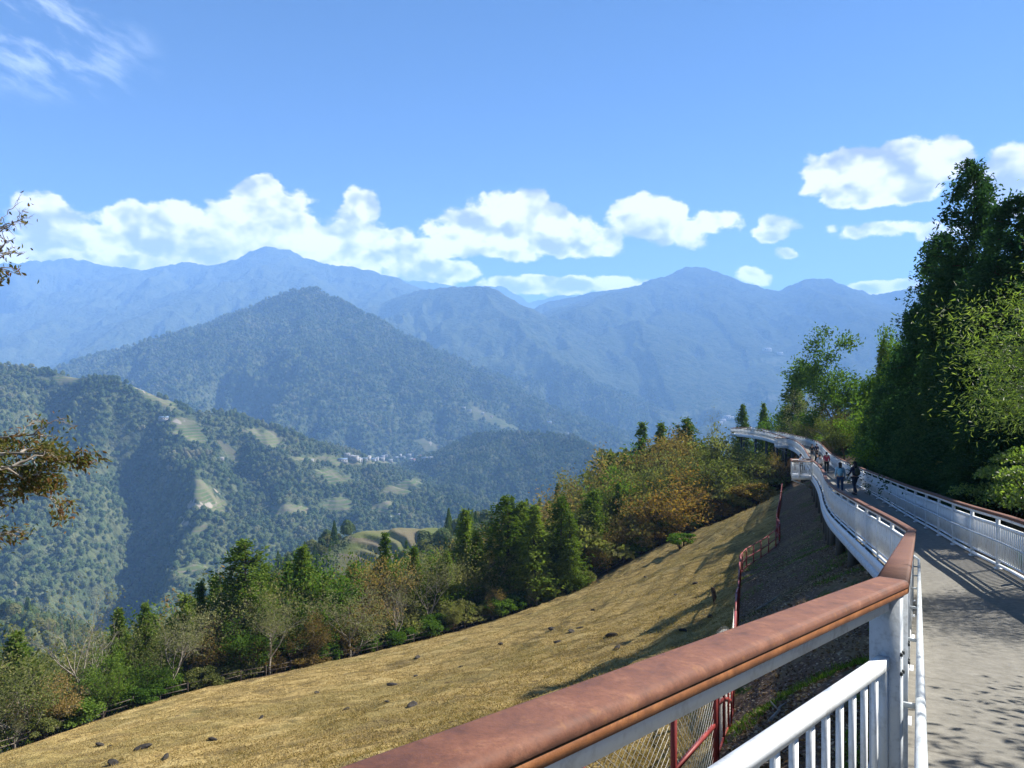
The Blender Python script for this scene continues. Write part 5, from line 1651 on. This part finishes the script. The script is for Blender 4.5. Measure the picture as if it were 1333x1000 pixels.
# grass tufts
n = 90000
Y = 14 + 75 * rs.uniform(0, 1, n) ** 1.3; U = rs.uniform(-20, 1010, n); X = (U - 666.5) / 1000 * Y
ok = (past_arr(past, X, Y) > 0.6) & (fbm(X / 3.0, Y / 3.0, 3, 81) > -0.15)
X, Y = X[ok], Y[ok]; Z = ground_arr(X, Y)
C = np.repeat(np.stack([X, Y, Z], -1), 4, 0) + rs.normal(size=(len(X) * 4, 3)) * [0.09, 0.09, 0.0]
s = (0.035 + 0.05 * rs.uniform(0, 1, (len(C), 1)) ** 2)
d = unit(np.stack([rs.normal(size=len(C)) * 0.9, rs.normal(size=len(C)) * 0.9, np.full(len(C), 0.8)], -1))
w = unit(np.cross(d, rs.normal(size=d.shape))) * 0.010
g_o = leaf_mesh('grass', C + d * s, d * s, w, M_TUFT, None); tag(g_o, kind='stuff')
# leaf litter and wood chips on the path side
n = 60000
Y = 5 + 50 * rs.uniform(0, 1, n) ** 1.6; U = rs.uniform(700, 1190, n); X = (U - 666.5) / 1000 * Y
ok = (past_arr(past, X, Y) < 0.4) & (fbm(X / 1.5, Y / 1.5, 3, 83) > -0.25)
X, Y = X[ok], Y[ok]; Z = ground_arr(X, Y)
C = np.stack([X, Y, Z + 0.015], -1)
d = unit(rs.normal(size=C.shape) * [1, 1, 0.25]); s = rs.uniform(0.02, 0.055, (len(C), 1))
w = unit(np.cross(d, rs.normal(size=C.shape) * [0.3, 0.3, 1])) * s * 0.6
l_o = leaf_mesh('leaf_litter', C, d * s, w, M_LITT, None); tag(l_o, kind='stuff')
# green grass patches beside the path
M_GG = mini_mat('fresh_grass_blades', [(0.0, (0.05, 0.10, 0.015)), (0.6, (0.12, 0.22, 0.03)), (1.0, (0.24, 0.32, 0.06))])
n = 60000
Y = 7 + 45 * rs.uniform(0, 1, n) ** 1.5; U = rs.uniform(900, 1190, n); X = (U - 666.5) / 1000 * Y
ok = (past_arr(past, X, Y) < 0.4) & (fbm(X / 2.5, Y / 2.5, 3, 85) > 0.15)
X, Y = X[ok], Y[ok]; Z = ground_arr(X, Y)
C = np.stack([X, Y, Z], -1); s = rs.uniform(0.03, 0.07, (len(C), 1))
d = unit(np.stack([rs.normal(size=len(C)) * 0.6, rs.normal(size=len(C)) * 0.6, np.full(len(C), 0.9)], -1))
w = unit(np.cross(d, rs.normal(size=d.shape))) * 0.008
q_o = leaf_mesh('green_grass', C + d * s, d * s, w, M_GG, None); tag(q_o, kind='stuff')
# a few fallen branches by the fence
for i, (x, y, L, a, lb) in enumerate([(3.3, 10.4, 1.3, 0.3, 'long fallen branch lying by the red fence'), (3.9, 11.6, 0.9, 1.0, 'short pale fallen branch near the green grass patch'), (2.9, 9.3, 0.8, -0.5, 'crooked dark fallen branch next to the red fence'), (8.6, 27, 1.6, 0.7, 'pale fallen branch on the dark slope under the walkway')]):
    mb = MB(); pts = []
    for k_ in range(5):
        px, py = x + math.cos(a) * L * (k_ / 4) + RT.uniform(-.05, .05), y + math.sin(a) * L * (k_ / 4) + RT.uniform(-.05, .05)
        pts.append((px - x, py - y, ground(px, py) + 0.04 - ground(x, y)))
    mb.tube(pts, [0.035, 0.03, 0.026, 0.02, 0.01], 6)
    mb.tube([pts[2], (pts[2][0] + 0.2 * math.cos(a + 1), pts[2][1] + 0.2 * math.sin(a + 1), pts[2][2] + 0.08)], [0.018, 0.008], 5)
    b_ = mb.build('fallen_branch', B_PALE, None, True); b_.location = (x, y, ground(x, y))
    tag(b_, lb, 'branch', 'fallen branches')

# ------------------------------------------------------------------ houses far below
def flat_mat(name, col, rough=0.8):
    m, t = new_mat(name)
    pos = t.n('ShaderNodeTexCoord').outputs['Object']
    n = t.noise(pos, 1.5, 4, 0.6)
    c = t.mix(t.maprange(n, 0.4, 0.7), col, tuple(x * 0.72 for x in col))
    finish(t, t.n('ShaderNodeBsdfDiffuse', {'Color': c, 'Roughness': rough}).outputs[0])
    return m
M_WALL = flat_mat('pale_house_wall', (0.44, 0.42, 0.39)); M_ROOFW = flat_mat('pale_sheet_roof', (0.46, 0.46, 0.46)); M_ROOFR = flat_mat('faded_red_roof', (0.42, 0.20, 0.15)); M_ROOFB = flat_mat('blue_grey_roof', (0.25, 0.33, 0.42)); M_GLASS = flat_mat('dark_window', (0.04, 0.05, 0.06))
def far_hit(u, v, ymin=150):
    c = int(round((u + 330) / 1990 * (NU - 1)))
    r = int(np.searchsorted(yy, ymin))
    col = 500 - HF[:, c] / yy * 1000
    while r < NY - 1 and col[r] > v: r += 1
    return GX[r, c], yy[r], HF[r, c]
def make_house(L, Wd, H, roof, mat):
    root = empty('house')
    mb = MB(); mb.box((0, 0, H / 2 - 1.5), L, Wd, H + 3); mb.build('wall', M_WALL, root)
    mb = MB()
    e = 0.5
    if roof == 'gable':
        r = Wd * 0.28
        vs = [(-L / 2 - e, -Wd / 2 - e, H - .15), (L / 2 + e, -Wd / 2 - e, H - .15), (L / 2 + e, Wd / 2 + e, H - .15), (-L / 2 - e, Wd / 2 + e, H - .15), (-L / 2 - e, 0, H + r), (L / 2 + e, 0, H + r)]
        mb.add(vs, [(3, 2, 1, 0), (0, 1, 5, 4), (2, 3, 4, 5), (1, 2, 5), (3, 0, 4)])
    else:
        mb.box((0, 0, H + 0.25), L + 1, Wd + 1, 0.5)
    mb.build('roof', mat, root)
    for i in range(3):
        mb = MB(); mb.box(((i - 1) * L * 0.3, -Wd / 2 - 0.02, H * 0.55), 1.8, 0.06, 1.6); mb.build('window', M_GLASS, root)
    return root
HP = [make_house(12, 8, 6, 'gable', M_ROOFW), make_house(15, 9, 8, 'flat', M_ROOFW), make_house(10, 8, 5, 'gable', M_ROOFR), make_house(18, 9, 5, 'gable', M_ROOFB)]
HUSED = set()
def put_house(u, v, kind, rz, s, label, cat='house', group=None, ymin=900, name=None):
    x, y, z = far_hit(u, v, ymin)
    o = HP[kind] if kind not in HUSED else copy_tree(HP[kind])
    HUSED.add(kind)
    o.location = (x, y, z); o.rotation_euler = (0, 0, rz); o.scale = (s, s, s)
    tag(o, label, cat, group)
    return o
GV = 'houses of the village on the saddle'
rv = random.Random(5)
KL = ['small house with pale pitched roof', 'tall pale flat roofed building', 'house with faded red roof', 'long house with blue grey roof']
for i in range(30):
    u = 446 + i * 3.9 + rv.uniform(-1.5, 1.5); v = 598 + rv.uniform(-1, 5) - (2 if i > 16 else 0)
    k = rv.choice([0, 0, 1, 1, 2, 3])
    where = ['outermost at the left end', 'second from the left end', 'third from the left end', 'fourth from the left end', 'fifth from the left end', 'sixth from the left end', 'seventh from the left end', 'eighth from the left end', 'far left of the middle', 'well left of the middle', 'left of the middle', 'a little left of the middle', 'just left of the middle', 'next to the middle on the left', 'in the left centre', 'at the very middle', 'in the right centre', 'next to the middle on the right', 'just right of the middle', 'a little right of the middle', 'right of the middle', 'well right of the middle', 'far right of the middle', 'seventh from the right end', 'sixth from the right end', 'fifth from the right end', 'fourth from the right end', 'third from the right end', 'second from the right end', 'outermost at the right end'][i]
    put_house(u, v, k, rv.uniform(-.5, .5), rv.uniform(0.8, 1.25), f'{KL[k]} {where} of the far village', 'house', GV, 1700)
for (u, v, k, rz, s, lb) in [(604, 533, 0, .2, 1.2, 'pale house highest up the spur above the wooded knoll'), (612, 536, 1, .5, 1.0, 'pale flat building just below the highest house'), (628, 541, 0, .1, 1.0, 'small pale house right of the flat building on the spur'),
        (640, 545, 2, .3, .9, 'small house at the right end of the spur hamlet'), (715, 551, 3, .1, 1.2, 'long pale building alone on the slope above the knoll'), (655, 563, 0, .2, .8, 'tiny white house on top of the wooded knoll'),
        (740, 566, 0, .2, .8, 'white house at the right shoulder of the wooded knoll'), (213, 548, 3, .8, 1.0, 'pale shed beside the bare field on the left hill'), (288, 600, 1, .3, .7, 'small pale building on the right side of the left hill'), (405, 603, 0, .1, .9, 'pale house left of the village by the road')]:
    put_house(u, v, k, rz, s, lb, 'house', 'scattered houses on the far slopes', 900)
for i, (u, v, L, nm) in enumerate([(998, 460, 3.2, 'long white greenhouse highest on the right mountain slope'), (1016, 462, 2.2, 'shorter white greenhouse right of the highest one'), (945, 547, 2.2, 'upper white greenhouse above the walkway end'), (940, 550, 2.0, 'middle white greenhouse above the walkway end'), (936, 553, 1.8, 'lower white greenhouse above the walkway end'), (952, 545, 1.6, 'small white greenhouse right of three others')]):
    o = put_house(u, v, 3 if i else 3, 0.1, L, nm, 'greenhouse', 'white greenhouses on the far slope', 3000)
    for ch in o.children:
        if ch.name.startswith('roof'): ch.data = ch.data.copy(); ch.data.materials[0] = M_ROOFW
for i, (u, v, k, s) in enumerate([(508, 676, 0, .42), (520, 674, 1, .36), (533, 673, 0, .4), (546, 674, 2, .38), (556, 676, 0, .36)]):
    put_house(u, v, k, 0.2, s, ['leftmost little white hut above the terraces', 'flat roofed little hut second from left above the terraces', 'white pitched hut in the middle above the terraces', 'little hut with reddish roof above the terraces', 'rightmost little white hut above the terraces'][i], 'hut', 'little huts above the terraces', 250)

# ------------------------------------------------------------------ people
def cloth(name, col):
    m, t = new_mat(name)
    pos = t.n('ShaderNodeTexCoord').outputs['Object']
    n = t.noise(pos, 9, 4, 0.6)
    c = t.mix(t.maprange(n, 0.35, 0.7), col, tuple(x * 0.7 for x in col))
    b = t.n('ShaderNodeBsdfPrincipled', {'Base Color': c, 'Roughness': 0.85})
    finish(t, b.outputs[0])
    return m
M_SKIN = cloth('skin', (0.42, 0.25, 0.17)); M_HAIR = cloth('dark_hair', (0.012, 0.010, 0.010))
C_ = {'lightblue': cloth('light_blue_cloth', (0.42, 0.60, 0.66)), 'paleblue': cloth('pale_blue_bag', (0.30, 0.55, 0.66)), 'navy': cloth('navy_cloth', (0.018, 0.022, 0.06)), 'denim': cloth('blue_denim', (0.06, 0.12, 0.24)),
      'darkdenim': cloth('dark_trousers', (0.03, 0.045, 0.075)), 'olive': cloth('olive_bag', (0.05, 0.06, 0.035)), 'white': cloth('white_shirt', (0.60, 0.62, 0.64)), 'red': cloth('red_jacket', (0.42, 0.03, 0.06)), 'black': cloth('black_cloth', (0.012, 0.012, 0.014)), 'shoe': cloth('shoe', (0.05, 0.045, 0.04))}

def skinned(name, chains, mat, parent, sub=1):
    """one continuous surface grown round connected joints: chains of (point, radius), shared points joined"""
    idx = {}; vs = []; rd = []; es = []
    for ch in chains:
        prev = None
        for p, r in ch:
            key = tuple(round(c, 4) for c in p)
            if key not in idx: idx[key] = len(vs); vs.append(p); rd.append(r)
            i = idx[key]
            if prev is not None and prev != i: es.append((prev, i))
            prev = i
    me = bpy.data.meshes.new(name); me.from_pydata(vs, es, [])
    o = bpy.data.objects.new(name, me); COL.objects.link(o)
    md = o.modifiers.new('skin', 'SKIN'); md.use_smooth_shade = True
    for i, r in enumerate(rd):
        me.skin_vertices[0].data[i].radius = (r if isinstance(r, tuple) else (r, r))
        me.skin_vertices[0].data[i].use_root = (i == 0)
    s_ = o.modifiers.new('sub', 'SUBSURF'); s_.levels = sub; s_.render_levels = sub
    dg = bpy.context.evaluated_depsgraph_get(); dg.update()
    nm = bpy.data.meshes.new_from_object(o.evaluated_get(dg))
    COL.objects.unlink(o); bpy.data.objects.remove(o)
    nm.materials.clear(); nm.materials.append(mat)
    nm.polygons.foreach_set('use_smooth', np.ones(len(nm.polygons), dtype=bool))
    ob = bpy.data.objects.new(name, nm); COL.objects.link(ob); ob.parent = parent
    return ob

def ellipsoid(mb, c, r, seg=12, ring=8):
    vs = []; fs = []
    for i in range(ring + 1):
        th = math.pi * i / ring
        for j in range(seg):
            ph = 2 * math.pi * j / seg
            vs.append((c[0] + r[0] * math.sin(th) * math.cos(ph), c[1] + r[1] * math.sin(th) * math.sin(ph), c[2] + r[2] * math.cos(th)))
    for i in range(ring):
        for j in range(seg):
            fs.append((i * seg + j, (i + 1) * seg + j, (i + 1) * seg + (j + 1) % seg, i * seg + (j + 1) % seg))
    mb.add(vs, fs)

def person(x, y, z, face, height, top, trousers, label, bag=None, hair='short', stride=0.22, arm=(0.0, 0.0), lean=0.0, group='people on the walkway'):
    """faces +Y in its own frame; arm: forward swing of right and left hand"""
    root = empty('person', (x, y, z), face)
    k = height / 1.7
    root.scale = (k, k, k)
    tag(root, label, 'person', group)
    hip = (0, 0, 0.93); chest = (0, lean * 0.6, 1.28); neck = (0, lean * 0.9 + 0.01, 1.44); head = (0, lean + 0.02, 1.58)
    def leg(sx, st):
        kn = (sx * 0.10, 0.05 + st * 0.5, 0.50); an = (sx * 0.10, st - 0.03, 0.085); toe = (sx * 0.115, st + 0.13, 0.035)
        return [(hip, (0.135, 0.10)), ((sx * 0.09, 0.0, 0.86), 0.085), (kn, 0.055), ((sx * 0.10, st * 0.8 - 0.02, 0.30), 0.050), (an, 0.036), (toe, 0.030)]
    def armc(sx, fw):
        sh = (sx * 0.175, chest[1], 1.385)
        el = (sx * 0.225, chest[1] + fw * 0.45 - 0.03, 1.11); wr = (sx * 0.215, chest[1] + fw, 0.90 + abs(fw) * 0.35)
        return sh, el, wr
    arms = [(1, arm[0]), (-1, arm[1])]
    ch = [leg(1, stride), leg(-1, -stride), [(hip, (0.135, 0.10)), ((0, lean * 0.3, 1.08), (0.115, 0.085)), (chest, (0.145, 0.10)), (neck, 0.050), ((head[0], head[1], 1.53), (0.068, 0.078)), ((head[0], head[1], 1.63), (0.072, 0.085)), ((head[0], head[1] - 0.005, 1.68), (0.05, 0.06))]]
    # nose and ears
    ch.append([((head[0], head[1], 1.53), (0.068, 0.078)), ((head[0], head[1] + 0.10, 1.565), 0.012)])
    for sx, fw in arms:
        sh, el, wr = armc(sx, fw)
        d = (Vector(wr) - Vector(el)).normalized()
        palm = Vector(wr) + d * 0.055
        ch.append([(chest, (0.145, 0.10)), (sh, 0.052), (el, 0.038), (wr, 0.026), (tuple(palm), (0.030, 0.016))])
        for fi in range(4):
            off_ = Vector((0, 1, 0)) * (fi - 1.5) * 0.019
            ln = [0.062, 0.072, 0.068, 0.052][fi]
            a = palm + off_ + d * 0.02; b = a + d * ln * 0.55 + Vector((-sx * 0.006, 0, 0)); c = b + d * ln * 0.5 + Vector((-sx * 0.02, 0, 0))
            ch.append([(tuple(palm), (0.030, 0.016)), (tuple(a), 0.009), (tuple(b), 0.0085), (tuple(c), 0.007)])
        th = Vector(wr) + d * 0.03
        ch.append([(tuple(palm), (0.030, 0.016)), (tuple(th + Vector((-sx * 0.01, 0.035, 0))), 0.010), (tuple(th + Vector((-sx * 0.02, 0.05, 0)) + d * 0.035), 0.008)])
    skinned('body', ch, M_SKIN, root)
    # clothes follow the same joints, a little wider
    tp = [[((0, 0, 0.90), (0.150, 0.115)), ((0, lean * 0.3, 1.08), (0.135, 0.105)), (chest, (0.165, 0.12)), ((0, neck[1] - 0.01, 1.415), (0.075, 0.07))]]
    for sx, fw in arms:
        sh, el, wr = armc(sx, fw)
        tp.append([(chest, (0.165, 0.12)), (sh, 0.072), (el, 0.056), (wr, 0.044)])
    skinned('jacket', tp, C_[top], root)
    tr = []
    for sx, st in ((1, stride), (-1, -stride)):
        l = leg(sx, st)
        tr.append([((0, 0, 0.94), (0.150, 0.112)), (l[1][0], 0.100), (l[2][0], 0.075), (l[3][0], 0.068), ((l[4][0][0], l[4][0][1], 0.12), 0.060)])
    skinned('trousers', tr, C_[trousers], root)
    for sx, st in ((1, stride), (-1, -stride)):
        mb = MB(); ellipsoid(mb, (sx * 0.11, st + 0.05, 0.045), (0.055, 0.14, 0.05)); mb.build('shoe', C_['shoe'], root, True)
    mb = MB(); ellipsoid(mb, (0, head[1] - 0.022, 1.625), (0.092, 0.103, 0.100), 14, 10)
    if hair == 'long':
        mb.tube([(0, head[1] - 0.045, 1.64), (0, head[1] - 0.085, 1.52), (0, head[1] - 0.10, 1.38), (0, head[1] - 0.10, 1.27)], [0.075, 0.085, 0.07, 0.03], 10)
    mb.build('hair', M_HAIR, root, True)
    eyes = MB()
    for sx in (-1, 1):
        e_ = MB(); ellipsoid(e_, (sx * 0.028, head[1] + 0.082, 1.59), (0.012, 0.008, 0.008), 8, 5); e_.build('eye', M_HAIR, root, True)
    m_ = MB(); ellipsoid(m_, (0, head[1] + 0.078, 1.515), (0.024, 0.008, 0.007), 8, 5); m_.build('mouth', C_['red'], root, True)
    if bag:
        mb = MB()
        ellipsoid(mb, (0, chest[1] - 0.20, 1.20), (0.145, 0.10, 0.215), 14, 10)
        ellipsoid(mb, (0, chest[1] - 0.285, 1.13), (0.10, 0.045, 0.11), 12, 8)
        for sx in (-1, 1):
            mb.tube([(sx * 0.10, chest[1] - 0.13, 1.37), (sx * 0.12, chest[1] - 0.02, 1.47), (sx * 0.12, chest[1] + 0.12, 1.35), (sx * 0.13, chest[1] + 0.10, 1.15), (sx * 0.13, chest[1] - 0.14, 1.05)], 0.018, 6)
        bb = mb.build('backpack', C_[bag], None, True)
        bb.location = root.location; bb.rotation_euler = root.rotation_euler; bb.scale = root.scale
        tag(bb, {'paleblue': 'pale blue backpack worn by the long haired walker', 'olive': 'olive green backpack worn by the walker in navy'}.get(bag, 'dark backpack carried by a far walker'), 'backpack')
    return root

def deck_z(x, y):
    best = None
    for p, q_ in zip(lpts, rp):
        m_ = p.lerp(q_, 0.5); d = math.hypot(m_.x - x, m_.y - y)
        if best is None or d < best[0]: best = (d, m_.z)
    return best[1] - RAIL_H
lsm = [p.lerp(q_, 0.5) for p, q_ in zip(lpts, rp)]
def on_deck(Y, t):
    """point on the deck at depth Y, t from the left (0) to the right (1) rail"""
    for i in range(len(lpts) - 1):
        a, b = lsm[i], lsm[i + 1]
        if a.y <= Y <= b.y:
            s_ = (Y - a.y) / max(1e-6, b.y - a.y)
            p = lpts[i].lerp(lpts[i + 1], s_); q_ = rp[i].lerp(rp[i + 1], s_)
            r = p.lerp(q_, t); return r.x, r.y, r.z - RAIL_H + 0.003
    return None
HD = -R(20)
x, y, z = on_deck(39, 0.36); person(x, y, z, HD, 1.62, 'lightblue', 'denim', 'long haired walker in light blue top and jeans seen from behind', 'paleblue', 'long', 0.12, (0.06, -0.05))
x, y, z = on_deck(38.5, 0.66); person(x, y, z, HD + R(35), 1.66, 'navy', 'darkdenim', 'walker in navy jacket turned towards the long haired companion', 'olive', 'long', 0.20, (0.30, 0.24))
x, y, z = on_deck(58, 0.22); person(x, y, z, HD, 1.6, 'white', 'darkdenim', 'distant person in white shirt by the left railing', None, 'short', 0.1, (0.1, 0.0))
x, y, z = on_deck(61, 0.55); person(x, y, z, HD, 1.65, 'red', 'black', 'distant person in red jacket beside the one in white', None, 'short', 0.15, (0.1, 0.0))
x, y, z = on_deck(62, 0.20); person(x, y, z, HD + R(60), 1.65, 'black', 'black', 'distant person in black left of the red jacket', None, 'short', 0.1, (0.15, 0.1))
x, y, z = on_deck(84, 0.35); person(x, y, z, HD, 1.65, 'black', 'darkdenim', 'far dark dressed person before the walkway bends', None, 'short', 0.15, (0.1, 0.1))
x, y, z = on_deck(86, 0.6); person(x, y, z, HD + R(180), 1.6, 'navy', 'black', 'far person in navy walking back where the walkway bends', None, 'short', 0.15, (0.1, 0.1))
p1_, _ = at_arc(LEFT_C, lls, 49.2)
person(p1_.x - 0.9, p1_.y + 0.1, p1_.z - RAIL_H, R(80), 1.6, 'white', 'black', 'person in white standing in the nearer lookout bay', None, 'short', 0.0, (0.2, 0.2))
person(END[0].x + 3.0, END[0].y - 1.0, deck_z(END[0].x, END[0].y) + 0.0, R(20), 1.65, 'white', 'darkdenim', 'tiny person in white near the walkway end platform', None, 'short', 0.1, (0.1, 0.1))

# ------------------------------------------------------------------ haze
def make_haze():
    m, t = new_mat('haze_air')
    v = t.n('ShaderNodeVolumePrincipled', {'Color': (0.29, 0.545, 1.0, 1), 'Density': 1.15e-4, 'Anisotropy': 0.0})
    t.n('ShaderNodeOutputMaterial', {'Volume': v.outputs[0]})
    x0, x1, y0, y1, z0, z1 = -16500, 16500, -300, 15200, float(HF.min()) - 1.0, float(HF.max()) + 15
    vs = [(x, y, z) for z in (z0, z1) for x, y in ((x0, y0), (x1, y0), (x1, y1), (x0, y1))]
    o = mesh_obj('haze', vs, [(3, 2, 1, 0), (4, 5, 6, 7), (0, 1, 5, 4), (1, 2, 6, 5), (2, 3, 7, 6), (3, 0, 4, 7)], m)
    tag(o, kind='stuff')
    print('haze z', z0, z1)
make_haze()
